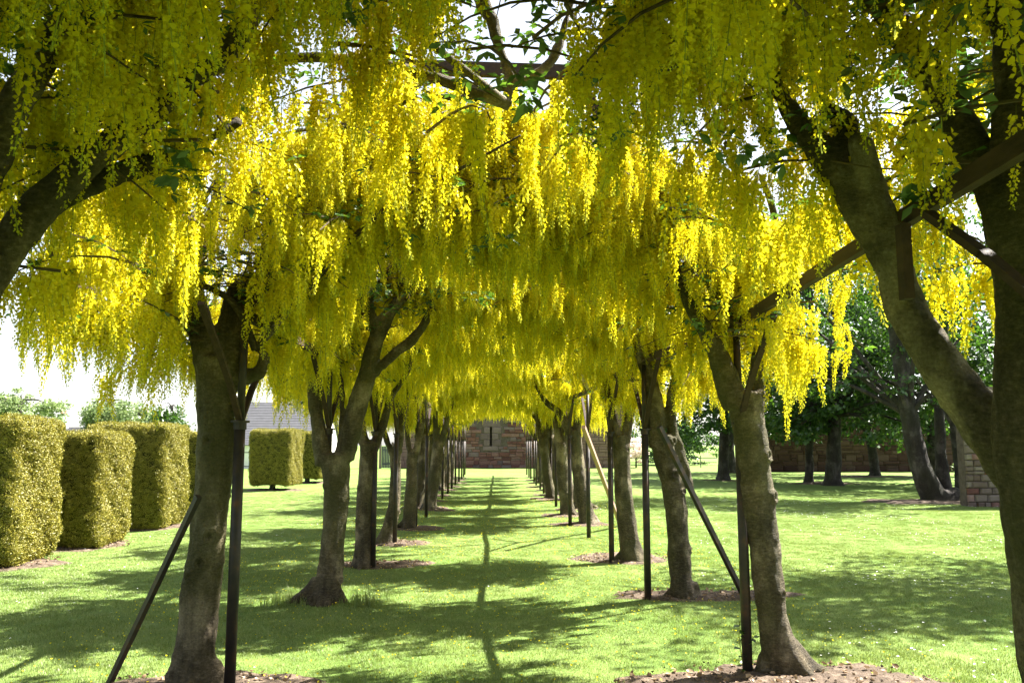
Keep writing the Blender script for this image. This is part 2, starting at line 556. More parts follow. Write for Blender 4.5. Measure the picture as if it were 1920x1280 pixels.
# ------------------------------------------------------------------ laburnum racemes and leaves
def raceme_mesh(name, seed, lod):
    r = random.Random(seed)
    L = r.uniform(0.26, 0.46)
    v, f, mi = [], [], []

    def add(vs, fs, m):
        b = len(v)
        v.extend(vs)
        for q in fs:
            f.append([i + b for i in q])
            mi.append(m)
    bx, by = r.uniform(-0.02, 0.02), r.uniform(-0.02, 0.02)

    def axis(t):
        return Vector((bx * t * t, by * t * t, -L * t))
    # stalk
    for i in range(3):
        a, b = axis(i / 3), axis((i + 1) / 3)
        w = 0.0016
        add([a + Vector((w, 0, 0)), a + Vector((-w, w, 0)), b + Vector((-w, w, 0)), b + Vector((w, 0, 0))], [(0, 1, 2), (0, 2, 3)], 1)
    nf = {0: 58, 1: 44, 2: 30}[lod]
    ang = r.uniform(0, 6.28)
    for i in range(nf):
        t = 0.10 + 0.90 * (i + r.uniform(0, 0.7)) / nf
        ang += 2.4 + r.uniform(-0.35, 0.35)
        taper = 1.0 - 0.62 * max(0.0, t - 0.35) / 0.65
        o = Vector((math.cos(ang), math.sin(ang), 0))
        s = Vector((-o.y, o.x, 0))
        z = Vector((0, 0, 1))
        a = axis(min(t, 1))
        ped = 0.025 * (1 - 0.72 * t) * r.uniform(0.75, 1.3)
        p = a + o * ped - z * ped * r.uniform(0.1, 0.7)
        k = taper * r.uniform(0.85, 1.2) * {0: 1.08, 1: 1.25, 2: 1.5}[lod]
        tw = r.uniform(-0.5, 0.5)
        s2 = s * math.cos(tw) + z * math.sin(tw)
        z2 = z * math.cos(tw) - s * math.sin(tw)
        pm = 0 if t < 0.86 else 2
        if lod == 0:
            add([a, a + z * 0.0014, p], [(0, 1, 2)], 1)
            add([p, p - s2 * .0105 * k + z2 * .008 * k + o * .004 * k, p - s2 * .007 * k + z2 * .0175 * k - o * .001 * k,
                 p + s2 * .007 * k + z2 * .0175 * k - o * .001 * k, p + s2 * .0105 * k + z2 * .008 * k + o * .004 * k],
                [(0, 1, 2), (0, 2, 3), (0, 3, 4)], pm)
            tip = p + o * .0165 * k - z2 * .003 * k
            add([p, p + o * .008 * k - s2 * .006 * k + z2 * .001 * k, tip, p + o * .008 * k + s2 * .006 * k + z2 * .001 * k, p + o * .008 * k - z2 * .009 * k],
                [(0, 1, 4), (1, 2, 4), (0, 4, 3), (4, 2, 3)], pm)
        elif lod == 1:
            add([p - z2 * .002 * k, p - s2 * .0105 * k + z2 * .009 * k + o * .003 * k, p + z2 * .019 * k, p + s2 * .0105 * k + z2 * .009 * k + o * .003 * k], [(0, 1, 2), (0, 2, 3)], pm)
            add([p, p + o * .010 * k - s2 * .006 * k, p + o * .016 * k - z2 * .006 * k, p + o * .010 * k + s2 * .006 * k - z2 * .002 * k], [(0, 1, 2), (0, 2, 3)], pm)
        else:
            add([p - z2 * .006 * k, p - s2 * .011 * k + z2 * .006 * k, p + z2 * .016 * k + o * .007 * k, p + s2 * .011 * k + z2 * .004 * k], [(0, 1, 2), (0, 2, 3)], pm)
    me = np_mesh(name, np.array([tuple(q) for q in v]), np.array(f), mi)
    for m in (M['petal'], M['stalk'], M['bud']):
        me.materials.append(m)
    return me


RAC = {lod: [raceme_mesh('flower_raceme_%d_%d' % (lod, i), 100 * lod + i, lod) for i in range(6)] for lod in (0, 1, 2)}
RAC_GROUP = {lod: variant_collection('raceme_%d' % lod, RAC[lod]) for lod in (0, 1, 2)}


def leaflets(pos, dirv, up, length, width, fold=0.25, fine=True):
    """arrays of n leaflets -> verts, faces"""
    n = len(pos)
    d = dirv / np.linalg.norm(dirv, axis=1, keepdims=True)
    s = np.cross(d, up)
    s /= np.maximum(np.linalg.norm(s, axis=1, keepdims=True), 1e-6)
    nrm = np.cross(s, d)
    L = length[:, None]
    Wd = width[:, None]
    if fine:
        a = pos
        m1 = pos + d * L * 0.45 - nrm * Wd * fold * 0.6
        t = pos + d * L - nrm * L * 0.12
        l = pos + d * L * 0.5 - s * Wd * 0.5
        r = pos + d * L * 0.5 + s * Wd * 0.5
        v = np.stack([a, l, m1, r, t], 1).reshape(-1, 3)
        b = (np.arange(n) * 5)[:, None]
        f = np.concatenate([b + np.array([[0, 2, 1]]), b + np.array([[1, 2, 4]]), b + np.array([[0, 3, 2]]), b + np.array([[2, 3, 4]])], 0)
    else:
        a = pos
        l = pos + d * L * 0.5 - s * Wd * 0.5
        r = pos + d * L * 0.5 + s * Wd * 0.5 - nrm * Wd * fold
        t = pos + d * L
        v = np.stack([a, l, t, r], 1).reshape(-1, 3)
        b = (np.arange(n) * 4)[:, None]
        f = np.concatenate([b + np.array([[0, 2, 1]]), b + np.array([[0, 3, 2]])], 0)
    return v, f


def tip_height(X):
    """height of the hanging flower tips over the cross-section of the arch"""
    return np.interp(np.abs(X), [0, 0.7, 1.15, 1.6, 2.1, 2.6, 3.1, 3.6], [2.72, 2.70, 2.52, 2.16, 1.84, 1.98, 2.25, 2.55])


# ------------------------------------------------------------------ laburnum trunks
def remesh_trunk(name, tubes, voxel, knots, seed, rough=1.0):
    mb = MB()
    for pts, rad in tubes:
        mb.tube(pts, rad, 14, 5)
    me = mb.mesh(name)
    o = bpy.data.objects.new('tmp', me)
    COL.objects.link(o)
    md = o.modifiers.new('r', 'REMESH')
    md.mode = 'VOXEL'
    md.voxel_size = voxel
    sm = o.modifiers.new('s', 'SMOOTH')
    sm.factor = 0.5
    sm.iterations = 5
    dg = bpy.context.evaluated_depsgraph_get()
    ev = bpy.data.meshes.new_from_object(o.evaluated_get(dg))
    bpy.data.objects.remove(o)
    bpy.data.meshes.remove(me)
    ev.name = name
    n = len(ev.vertices)
    co = np.empty(n * 3, np.float32)
    no = np.empty(n * 3, np.float32)
    ev.vertices.foreach_get('co', co)
    ev.vertices.foreach_get('normal', no)
    co = co.reshape(-1, 3)
    no = no.reshape(-1, 3)
    disp = np.zeros(n, np.float32)
    sv = Vector((seed * 3.1, seed * 1.7, 0))
    for i in range(n):
        q = Vector(co[i])
        d = 0.022 * noise.noise(Vector((q.x * 3.2, q.y * 3.2, q.z * 1.3)) + sv)
        d += 0.015 * noise.noise(Vector((q.x * 9, q.y * 9, q.z * 4)) + sv)
        d += 0.009 * noise.noise(Vector((q.x * 24, q.y * 24, q.z * 14)) + sv)
        disp[i] = d
    for (c, r) in knots:
        dist = np.linalg.norm(co - np.array(c, np.float32), axis=1) / r
        disp += (r * 0.5 * np.exp(-((dist - 0.75) / 0.35) ** 2) - r * 0.6 * np.exp(-(dist / 0.4) ** 2)).astype(np.float32)
    co = co + no * (disp * rough)[:, None]
    ev.vertices.foreach_set('co', co.ravel())
    ev.update()
    return ev


HS = 1.0 / FPX


def path(pts, Y):
    """pixel points (x, y, width[, distance]) -> points and radii"""
    P, R = [], []
    for q in pts:
        d = q[3] if len(q) > 3 else Y
        P.append(px(q[0], q[1], d))
        R.append(q[2] * (0.37 if d > 4.5 else 0.40) * d * HS)
    return P, R


# trunks and limbs seen in the photograph, as pixels with widths; keyed by row side and place in the row
TRUNKS = {
    (-1, 0): dict(base=(362, 1292), limbs=[
        [(362, 1292, 150), (364, 1240, 108), (370, 1190, 96), (382, 1050, 92), (397, 910, 84), (405, 810, 80), (404, 730, 86), (402, 670, 92)],
        [(395, 720, 64), (378, 620, 58), (362, 540, 48), (372, 470, 40), (395, 410, 34), (420, 330, 26)],
        [(412, 720, 60), (418, 640, 50), (428, 585, 46), (448, 535, 40), (500, 515, 34), (535, 450, 26), (560, 360, 20)],
        [(420, 730, 50), (446, 660, 40), (452, 600, 36), (474, 545, 34), (490, 500, 28), (500, 420, 22)],
        [(430, 720, 44), (458, 706, 34), (486, 698, 32), (496, 668, 26), (480, 650, 18)],
        [(370, 1250, 70), (330, 1300, 46), (305, 1318, 22)], [(390, 1250, 70), (425, 1296, 40), (440, 1312, 18)]]),
    (-1, 1): dict(base=(607, 1132), limbs=[
        [(607, 1136, 96), (612, 1112, 70), (622, 1050, 58), (630, 960, 58), (630, 890, 66), (628, 850, 76)],
        [(608, 870, 46), (596, 800, 38), (590, 740, 32), (594, 680, 26), (590, 600, 20), (570, 500, 16)],
        [(645, 860, 54), (668, 770, 52), (692, 680, 46), (712, 620, 38), (740, 572, 30), (790, 520, 20), (820, 440, 14)],
        [(690, 700, 34), (706, 640, 28), (690, 560, 22), (700, 480, 16)],
        [(700, 700, 26), (738, 664, 20), (778, 632, 18), (806, 585, 15), (812, 540, 10)],
        [(640, 830, 16), (641, 740, 12), (636, 670, 10)],
        [(600, 1090, 46), (572, 1118, 40), (540, 1134, 30), (522, 1142, 14)], [(620, 1100, 44), (648, 1132, 22)]]),
    (-1, 2): dict(base=(680, 1063), limbs=[
        [(680, 1066, 60), (682, 1040, 47), (684, 960, 42), (688, 890, 43), (692, 830, 48)],
        [(700, 840, 30), (718, 795, 24), (732, 748, 20), (762, 700, 16), (780, 640, 12)],
        [(682, 830, 30), (672, 760, 24), (668, 690, 18), (650, 610, 14)]]),
    (-1, 3): dict(base=(722, 1020), limbs=[
        [(718, 1022, 50), (726, 1000, 38), (738, 950, 29), (742, 890, 26), (741, 840, 29)],
        [(745, 850, 22), (754, 790, 17), (768, 730, 13), (800, 660, 9)],
        [(734, 850, 15), (722, 815, 13), (714, 770, 11), (718, 700, 8)]]),
    (-1, 4): dict(base=(766, 990), limbs=[
        [(766, 992, 42), (768, 970, 34), (772, 900, 28), (773, 850, 28)],
        [(780, 850, 19), (790, 800, 15), (800, 740, 12), (830, 690, 8)],
        [(768, 850, 15), (762, 800, 12), (765, 740, 9)]]),
    (-1, 5): dict(base=(804, 955), limbs=[
        [(802, 957, 42), (808, 930, 32), (816, 880, 30), (822, 830, 29)],
        [(828, 830, 18), (842, 775, 13), (856, 735, 9)], [(818, 830, 16), (816, 780, 12), (820, 740, 9)]]),
    (1, 0): dict(base=(1472, 1262), limbs=[
        [(1482, 1266, 120), (1462, 1215, 86), (1447, 1140, 74), (1434, 1040, 74), (1420, 930, 80), (1411, 840, 80), (1401, 770, 82), (1400, 735, 88)],
        [(1380, 760, 62), (1355, 690, 54), (1328, 625, 46), (1292, 570, 38), (1270, 505, 32), (1235, 440, 24), (1220, 370, 16)],
        [(1420, 750, 46), (1422, 690, 36), (1428, 640, 30), (1446, 560, 24), (1470, 480, 18)],
        [(1480, 1210, 52), (1510, 1244, 48), (1540, 1262, 34), (1566, 1272, 18)], [(1450, 1230, 60), (1425, 1268, 36)]]),
    (1, 1): dict(base=(1284, 1122), limbs=[
        [(1286, 1124, 72), (1278, 1085, 54), (1270, 1000, 53), (1262, 920, 58), (1250, 860, 62), (1240, 815, 58)],
        [(1232, 840, 48), (1228, 760, 44), (1216, 705, 34), (1196, 640, 24), (1190, 560, 16)],
        [(1296, 920, 18), (1284, 875, 26), (1266, 825, 28), (1258, 770, 26), (1266, 700, 20), (1280, 620, 15)],
        [(1296, 1095, 36), (1312, 1122, 20)]]),
    (1, 2): dict(base=(1185, 1052), limbs=[
        [(1188, 1055, 76), (1182, 1025, 52), (1173, 960, 44), (1166, 880, 42), (1163, 815, 48)],
        [(1156, 830, 32), (1144, 770, 26), (1132, 700, 18), (1110, 630, 12)],
        [(1170, 830, 32), (1182, 760, 25), (1192, 690, 18), (1212, 620, 12)]]),
    (1, 3): dict(base=(1104, 983), limbs=[
        [(1106, 985, 58), (1098, 955, 37), (1088, 900, 34), (1079, 840, 34), (1075, 805, 35)],
        [(1070, 815, 24), (1050, 775, 19), (1022, 752, 15), (1008, 728, 10)],
        [(1080, 815, 22), (1086, 760, 17), (1094, 700, 12)], [(1104, 965, 24), (1122, 982, 14)]]),
    (1, 4): dict(base=(1066, 967), limbs=[
        [(1068, 969, 44), (1062, 940, 31), (1055, 890, 28), (1052, 830, 29)],
        [(1048, 835, 18), (1040, 780, 14), (1030, 730, 10)], [(1056, 835, 18), (1064, 780, 13), (1070, 730, 9)]]),
    (1, 5): dict(base=(1034, 936), limbs=[
        [(1036, 938, 34), (1030, 910, 24), (1022, 860, 23), (1018, 820, 24)],
        [(1014, 825, 15), (1006, 775, 11), (996, 740, 8)], [(1022, 825, 15), (1030, 775, 11)]]),
}
# the two trees beside the photographer's place: their trunks stand at the frame's edge, their limbs reach in
NEAR_R = [
    [(2062, 1690, 330, 2.86), (2050, 1580, 240, 2.86), (2025, 1350, 205, 2.86), (1992, 1120, 200, 2.86), (1955, 880, 196, 2.86), (1940, 680, 186, 2.86), (1938, 520, 176, 2.86)],
    [(1920, 600, 130, 2.86), (1885, 430, 104, 2.88), (1838, 310, 84, 2.95), (1770, 180, 72, 3.0), (1690, 60, 62, 3.1), (1600, -70, 52, 3.2)],
    [(1950, 600, 140, 2.86), (1925, 400, 118, 2.84), (1908, 250, 104, 2.82), (1905, 90, 92, 2.8), (1880, -70, 80, 2.8)],
    [(1990, 1000, 140, 2.95), (1915, 880, 128, 3.05), (1815, 748, 118, 3.1), (1735, 640, 108, 3.12), (1690, 540, 98, 3.15), (1655, 450, 92, 3.15), (1600, 370, 82, 3.15), (1540, 285, 66, 3.2), (1490, 230, 54, 3.25), (1440, 120, 40, 3.4), (1420, -20, 30, 3.5)],
    [(1670, 480, 80, 3.12), (1650, 400, 66, 3.1), (1630, 320, 58, 3.08), (1612, 268, 60, 3.06), (1608, 256, 52, 3.06)],
    [(1560, 300, 52, 3.2), (1590, 240, 46, 3.25), (1540, 205, 34, 3.3)],
]
NEAR_L = [
    [(-150, 1690, 330, 2.86), (-150, 1560, 230, 2.86), (-140, 1250, 190, 2.86), (-120, 950, 180, 2.86), (-105, 760, 176, 2.86), (-100, 640, 176, 2.86)],
    [(-110, 720, 130, 2.86), (-40, 540, 108, 2.9), (70, 395, 90, 2.95), (200, 275, 74, 3.0), (330, 175, 56, 3.1), (440, 80, 44, 3.2), (520, -60, 30, 3.3)],
    [(-60, 600, 90, 2.95), (30, 440, 76, 3.1), (140, 360, 62, 3.2), (260, 312, 50, 3.3), (360, 276, 40, 3.4), (450, 225, 26, 3.5)],
    [(-110, 640, 120, 2.8), (-60, 400, 100, 2.75), (20, 220, 84, 2.7), (110, 60, 70, 2.7), (180, -90, 60, 2.7)],
    [(60, 160, 60, 2.72), (200, -100, 52, 3.0), (520, -230, 46, 3.5), (780, -190, 40, 3.9), (905, 0, 33, 4.05), (935, 85, 30, 4.1), (965, 152, 31, 4.15), (1010, 140, 27, 4.15), (1045, 92, 25, 4.15), (1062, 40, 22, 4.15), (1085, -60, 16, 4.1)],
    [(968, 150, 26, 4.15), (930, 168, 25, 4.15), (890, 182, 22, 4.15), (820, 180, 15, 4.15), (770, 150, 9, 4.2)],
    [(962, 150, 26, 4.15), (958, 172, 20, 4.13), (955, 190, 14, 4.12)],
]
SPACING = 2.55
LABELS = {
    (-1, -1): 'laburnum whose thick dark limbs overhang the row end beside the foremost clipped hedge',
    (1, -1): 'stout laburnum with a long limb leaning inward past a sawn-off stub',
    (-1, 0): 'pale scarred laburnum trunk with a dark prop leaning on it and a black post beside',
    (1, 0): 'laburnum with a knobbly sunlit edge and a leafy shoot at its foot',
    (-1, 1): 'laburnum with a wide V-shaped fork and a root sprawling into long grass',
    (1, 1): 'laburnum with a bulging burr and a dark brace wedged into its trunk',
    (-1, 2): 'laburnum just behind the V-forked one in the hedge-side row',
    (1, 2): 'smooth upright laburnum on a bare soil patch with a pale prop behind it',
    (-1, 3): 'slender laburnum with a twisted fluted base in the hedge-side row',
    (1, 3): 'laburnum with a bright sunlit edge beside the pale timber prop',
    (-1, 4): 'laburnum with a dark knot hole halfway up, behind the twisted slender one',
    (1, 4): 'dark shaded laburnum directly behind the one with the pale prop',
}
ORD = ['', 'first', 'second', 'third', 'fourth', 'fifth', 'sixth', 'seventh', 'eighth', 'ninth', 'tenth', 'eleventh', 'twelfth', 'thirteenth', 'fourteenth', 'fifteenth', 'sixteenth']
KMAX = 13


def generic_trunk(side, k, r):
    Y = 5.45 + SPACING * k + r.uniform(-0.2, 0.2)
    X = side * (2.02 + r.uniform(-0.12, 0.12))
    rad = r.uniform(0.15, 0.19)
    lean = side * r.uniform(-0.02, 0.22)
    b = Vector((X, Y, 0.0))
    top = Vector((X - lean, Y + r.uniform(-0.1, 0.1), r.uniform(1.6, 1.95)))
    limbs = [([b + Vector((0, 0, -0.03)), b + Vector((-lean * 0.1, 0, 0.15)), b.lerp(top, 0.45) + Vector((r.uniform(-.05, .05), 0, 0)), top],
              [rad * 1.45, rad * 1.08, rad * 0.95, rad])]
    for j in range(r.choice([2, 3])):
        dx = -side * r.uniform(0.3, 0.9) if j == 0 else side * r.uniform(-0.1, 0.7)
        e = top + Vector((dx, r.uniform(-0.5, 0.5), r.uniform(1.0, 1.4)))
        limbs.append(([top - Vector((0, 0, 0.1)), top.lerp(e, 0.5) + Vector((0, 0, -0.08)), e], [rad * 0.7, rad * 0.45, rad * 0.26]))
    return b, limbs


TREES = []
# where the limbs hang free of flowers: pixel segment, half width, distance, share left out
CLEAR = [(1910, 880, 1700, 560, 150, 3.6, 0.97), (1700, 560, 1540, 280, 120, 3.3, 0.93), (1900, 700, 1890, 120, 90, 3.2, 0.85), (1820, 300, 1700, 80, 70, 3.1, 0.6),
         (905, 0, 965, 150, 80, 4.2, 0.95), (965, 150, 1062, 30, 80, 4.2, 0.95), (965, 155, 820, 180, 60, 4.2, 0.9),
         (-40, 520, 330, 175, 60, 3.2, 0.45), (30, 440, 420, 250, 50, 3.6, 0.4),
         (400, 700, 440, 560, 75, 6.0, 0.93), (640, 850, 740, 580, 66, 8.8, 0.93), (1400, 770, 1295, 570, 60, 6.3, 0.94), (1240, 830, 1215, 690, 50, 8.8, 0.93), (740, 660, 800, 590, 25, 8.8, 0.8)]


def build_tree(side, k):
    r = random.Random(1000 + side * 50 + k)
    rn = np.random.default_rng(5000 + side * 100 + k)
    key = (side, k)
    if key in TRUNKS:
        t = TRUNKS[key]
        b = ground(*t['base'])
        limbs = [path(q, b.y) for q in t['limbs']]
    elif k == -1:
        limbs = [path(q, 2.86) for q in (NEAR_R if side > 0 else NEAR_L)]
        b = limbs[0][0][0].copy()
    else:
        b, limbs = generic_trunk(side, k, r)
    b.z = gz(b.x, b.y) - 0.01
    root = empty('laburnum_tree', b)
    lab = LABELS.get(key)
    if lab is None:
        row = 'hedge-side' if side < 0 else 'wall-side'
        if k < -1:
            lab = 'yellow flowering laburnum at the open end of the %s row, opposite the stone wall' % row
        else:
            lab = 'yellow flowering laburnum %s from the red stone wall in the %s row' % (ORD[KMAX - k + 1], row)
    tag(root, lab, 'tree', 'laburnum trees in two rows')
    near = k <= 1
    knots = []
    rb = max(limbs[0][1][1], 0.1)
    for j in range(4):
        a = r.uniform(0, 6.283)
        o_ = Vector((math.cos(a), math.sin(a), 0))
        c0 = limbs[0][0][1]
        ln = rb * r.uniform(1.5, 2.6)
        limbs = limbs + [([Vector((b.x, b.y, 0.16)) + o_ * rb * 0.35, Vector((b.x, b.y, 0.06)) + o_ * ln * 0.6, Vector((b.x, b.y, -0.03)) + o_ * ln], [rb * 0.42, rb * 0.30, rb * 0.12])]
    tr_p, tr_r = limbs[0]
    nk = 6 if near else (4 if k < 5 else 0)
    cp, cr = catmull(tr_p, tr_r, 6)
    for _ in range(nk):
        i = r.randrange(2, len(cp) - 1)
        a = r.uniform(-2.6, 0.6) if side < 0 else r.uniform(-1.9, 0.9)
        knots.append((tuple(cp[i] + Vector((math.cos(a), math.sin(a), 0)) * cr[i]), r.uniform(0.02, 0.048)))
    me = remesh_trunk('trunk', limbs, (0.016 if k > -2 else 0.03) if near else (0.02 if k < 5 else 0.03), knots, k * 2 + side, 1.0 if near else 0.8)
    link('trunk', me, M['bark'], root, smooth=True)

    # boughs that carry the crown
    xc = side * 1.55
    yc = b.y
    starts = [p[0][-1] for p in limbs[1:] if len(p[0]) > 2 and p[0][-1].z > 1.9] or [tr_p[-1]]
    nb = (6 if k >= 0 else 3) if k < 5 else 4
    for j in range(nb):
        X = side * r.uniform(-0.3, 2.7)
        Yt = yc + r.uniform(-0.9, 0.9)
        z = float(tip_height(X)) + r.uniform(0.55, 1.25)
        s = r.choice(starts)
        e = Vector((X, Yt, z))
        m = s.lerp(e, 0.5) + Vector((r.uniform(-.15, .15), r.uniform(-.15, .15), r.uniform(0.15, 0.5)))
        rr = r.uniform(0.022, 0.034)
        v, f = tube([s - Vector((0, 0, 0.02)), s.lerp(m, 0.5) + Vector((r.uniform(-.06, .06), 0, r.uniform(-.05, .1))), m, m.lerp(e, 0.55) + Vector((0, r.uniform(-.08, .08), 0.02)), e], [rr, rr * 0.85, rr * 0.65, rr * 0.45, rr * 0.22], 7, 4)
        bm = bpy.data.meshes.new('branch')
        bm.from_pydata([tuple(q) for q in v], [], f)
        bm.update()
        link('branch', bm, M['bark'], root, smooth=True)

    # twigs with flowers beneath and leaves above
    ntw = (205 if k >= 0 else 205) if k <= 6 else 135
    tw = MB()
    pts, lp, ld, lu, ll = [], [], [], [], []
    for j in range(ntw):
        xm = (2.25 if k >= 0 else 2.75) if side > 0 else 3.2
        X = side * float(np.clip(rn.normal(1.1 if side > 0 else 1.25, 0.95), -0.5, xm + rn.uniform(-0.5, 0.1)))
        Yt = yc + (float(np.clip(rn.normal(0, 0.47), -1.0, 1.0)) if k >= 0 else rn.uniform(-1.45, 0.8 if abs(X) < 1.25 else 1.45))
        h = (0.95 if k >= 0 else 1.6) * rn.uniform() ** 1.3
        z0 = float(tip_height(X)) + 0.42 + h + rn.normal() * 0.10
        a = rn.uniform(0, 6.283)
        L = rn.uniform(0.4, 0.85)
        d = np.array([math.cos(a), math.sin(a), 0.0])
        if k >= 0 and side > 0 and X + abs(d[0]) * L * 0.6 > 2.4:
            L *= 0.5
            d = np.array([d[0] * 0.4, math.copysign(0.92, d[1]), 0.0])
        s = np.array([-d[1], d[0], 0.0])
        cv = rn.normal() * 0.12
        q = []
        for t in np.linspace(0, 1, 5):
            q.append(np.array([X, Yt, z0]) + d * L * (t - 0.4) + s * cv * t * t + np.array([0, 0, 0.10 * t - 0.26 * t * t]))
        if k <= 6:
            tw.tube([Vector(p) for p in q], [0.008, 0.007, 0.006, 0.0045, 0.003], 4)
        nr = int(L / (0.038 if k <= 6 else 0.048))
        for i in range(nr):
            t = (i + rn.uniform()) / nr
            u = t * 4
            i0 = min(int(u), 3)
            p = q[i0] * (1 - (u - i0)) + q[i0 + 1] * (u - i0)
            pts.append(p + s * rn.normal() * 0.025 + np.array([0, 0, -0.004]))
        nl = 6 if k <= 6 else 4
        for i in range(nl):
            t = rn.uniform(0.1, 1.05)
            u = min(t, 0.999) * 4
            i0 = min(int(u), 3)
            p = q[i0] * (1 - (u - i0)) + q[i0 + 1] * (u - i0)
            la = rn.uniform(0, 6.283)
            o = np.array([math.cos(la), math.sin(la), rn.uniform(-0.1, 0.9)])
            c = p + o * rn.uniform(0.03, 0.09)
            for g in (-0.9, 0, 0.9):
                dd = np.array([math.cos(la + g), math.sin(la + g), rn.uniform(-0.5, 0.25)])
                lp.append(c)
                ld.append(dd)
                lu.append([rn.normal() * 0.3, rn.normal() * 0.3, 1.0])
                ll.append(rn.uniform(0.045, 0.075) * (1.0 if k <= 6 else 1.5))
    # leafy sprays showing among the flowers
    for j in range(13 if k <= 6 else 6):
        X = side * rn.uniform(-0.2, 2.3 if side > 0 else 2.9)
        c = np.array([X, yc + rn.normal(0, 0.6), float(tip_height(X)) + rn.uniform(0.1, 0.9)])
        a0 = rn.uniform(0, 6.283)
        ln = rn.uniform(0.2, 0.45)
        for i in range(13):
            t = rn.uniform()
            p = c + np.array([math.cos(a0), math.sin(a0), -0.3]) * ln * (t - 0.5) + rn.normal(0, 0.035, 3)
            la = rn.uniform(0, 6.283)
            for g in (-0.9, 0, 0.9):
                lp.append(p)
                ld.append([math.cos(la + g), math.sin(la + g), rn.uniform(-0.8, 0.2)])
                lu.append([rn.normal() * 0.4, rn.normal() * 0.4, 1.0])
                ll.append(rn.uniform(0.045, 0.085))
    # leaves of the outer, upper crown
    nt_ = (150 if k >= 0 else 4800) if k <= 6 else 120
    X = side * np.clip(rn.normal(1.2, 0.95, nt_), -0.5, (2.35 if k >= 0 else 2.9) if side > 0 else 3.4)
    if k < 0:
        X = rn.uniform(-3.4, -0.95, nt_) if side < 0 else rn.uniform(0.4, 3.0, nt_)
    Yt = yc + (np.clip(rn.normal(0, 0.5, nt_), -1.0, 1.0) if k >= 0 else rn.uniform(-1.5, 0.9, nt_))
    Z = tip_height(X) + (1.35 + rn.uniform(0, 0.55, nt_) if k >= 0 else 0.65 + 1.9 * rn.uniform(0, 1, nt_) ** 0.6)
    for i in range(nt_):
        la = rn.uniform(0, 6.283)
        for g in (-0.9, 0, 0.9):
            lp.append([X[i], Yt[i], Z[i]])
            ld.append([math.cos(la + g), math.sin(la + g), rn.uniform(-0.6, 0.3)])
            lu.append([rn.normal() * 0.4, rn.normal() * 0.4, 1.0])
            ll.append(rn.uniform(0.05, 0.085) * ((1.0 if k >= 0 else 1.45) if k <= 6 else 1.5))
    ll = np.array(ll)
    v, f = leaflets(np.array(lp), np.array(ld), np.array(lu), ll, ll * 0.46, fine=(k <= 3))
    link('crown', np_mesh('crown', v, f), M['leaf'], root, 'stuff')
    if k <= 6:
        link('twigs', tw.mesh('twigs'), M['twig'], root, 'stuff')

    pts = np.array(pts)
    if k >= 0 and side > 0:
        pts = pts[pts[:, 0] < 2.52 + rn.normal(0, 0.08, len(pts))]
    if k <= 2:
        ok = np.ones(len(pts), bool)
        for i in range(len(pts)):
            c = project(pts[i] - np.array([0, 0, 0.17]))
            if c is None:
                continue
            for (xa, ya, xb, yb, wd, dmax, pr) in CLEAR:
                if c[2] < dmax:
                    ax, ay = xb - xa, yb - ya
                    t = min(1, max(0, ((c[0] - xa) * ax + (c[1] - ya) * ay) / (ax * ax + ay * ay)))
                    if math.hypot(c[0] - xa - ax * t, (c[1] - ya - ay * t) * 0.6) < wd and rn.uniform() < pr:
                        ok[i] = False
        pts = pts[ok]
    n = len(pts)
    turn = np.stack([rn.normal(0, 0.14, n), rn.normal(0, 0.14, n), rn.uniform(0, 6.283, n)], 1)
    size = rn.uniform(0.55, 1.25, n) * (1.0 if k <= 6 else 1.15)
    var = rn.integers(0, 6, n)
    lod = 0 if k <= 1 else (1 if k <= 5 else 2)
    single = []
    if k <= 1:
        score = []
        for i in range(n):
            c = project(pts[i] - np.array([0, 0, 0.15]))
            if c is None or not (-20 < c[0] < 1940 and -20 < c[1] < 1290) or c[2] < 1.0:
                continue
            low = pts[i][2] - float(tip_height(pts[i][0]))
            score.append((-size[i] / c[2] * (1.5 - min(low, 1.4)), i))
        score.sort()
        single = [i for _, i in score[:(260 if k >= -1 else 80)]]
        for i in single:
            o = bpy.data.objects.new('flower_raceme', RAC[0][int(var[i])])
            o.parent = root
            o.location = Vector(pts[i]) - root.location
            o.rotation_euler = turn[i]
            o.scale = (size[i],) * 3
            COL.objects.link(o)
    keep = np.ones(n, bool)
    keep[single] = False
    # nothing hangs within arm's reach of the lens
    keep &= np.linalg.norm(pts - np.array([0, 0, CAMH]), axis=1) > 1.1
    scatter('blossom', RAC_GROUP[lod], pts[keep], turn[keep], size[keep], var[keep], root)
    TREES.append((side, k, root, b))


for kk in range(-2, KMAX + 1):
    for sd in (-1, 1):
        build_tree(sd, kk)

# bare soil round the trees
soil_patch(*(ground(1475, 1290)[:2]), 1.15, 0.66, 3)
_g = ground(1320, 1117)
soil_patch(_g.x - 0.02, _g.y, 0.92, 0.36, 4)
_g = ground(1160, 1047)
soil_patch(_g.x, _g.y, 0.72, 0.5, 5)
_g = ground(360, 1290)
soil_patch(_g.x + 0.1, _g.y - 0.12, 0.85, 0.5, 6)
_g = ground(715, 1058)
soil_patch(_g.x, _g.y, 0.62, 0.36, 8)
for (sd, kk, rt, bb) in TREES:
    if kk >= 3:
        soil_patch(bb.x - sd * 0.15, bb.y, random.uniform(0.5, 0.75), random.uniform(0.35, 0.5), 20 + kk * 2 + sd)


for _x, _y, _rx, _ry, _s in ((1770, 940, 2.4, 1.3, 91), (1640, 893, 2.8, 1.1, 92), (1545, 906, 1.6, 0.7, 93), (1357, 900, 0.9, 0.5, 94)):
    _g = ground(_x, _y)
    soil_patch(_g.x, _g.y, _rx, _ry, _s)


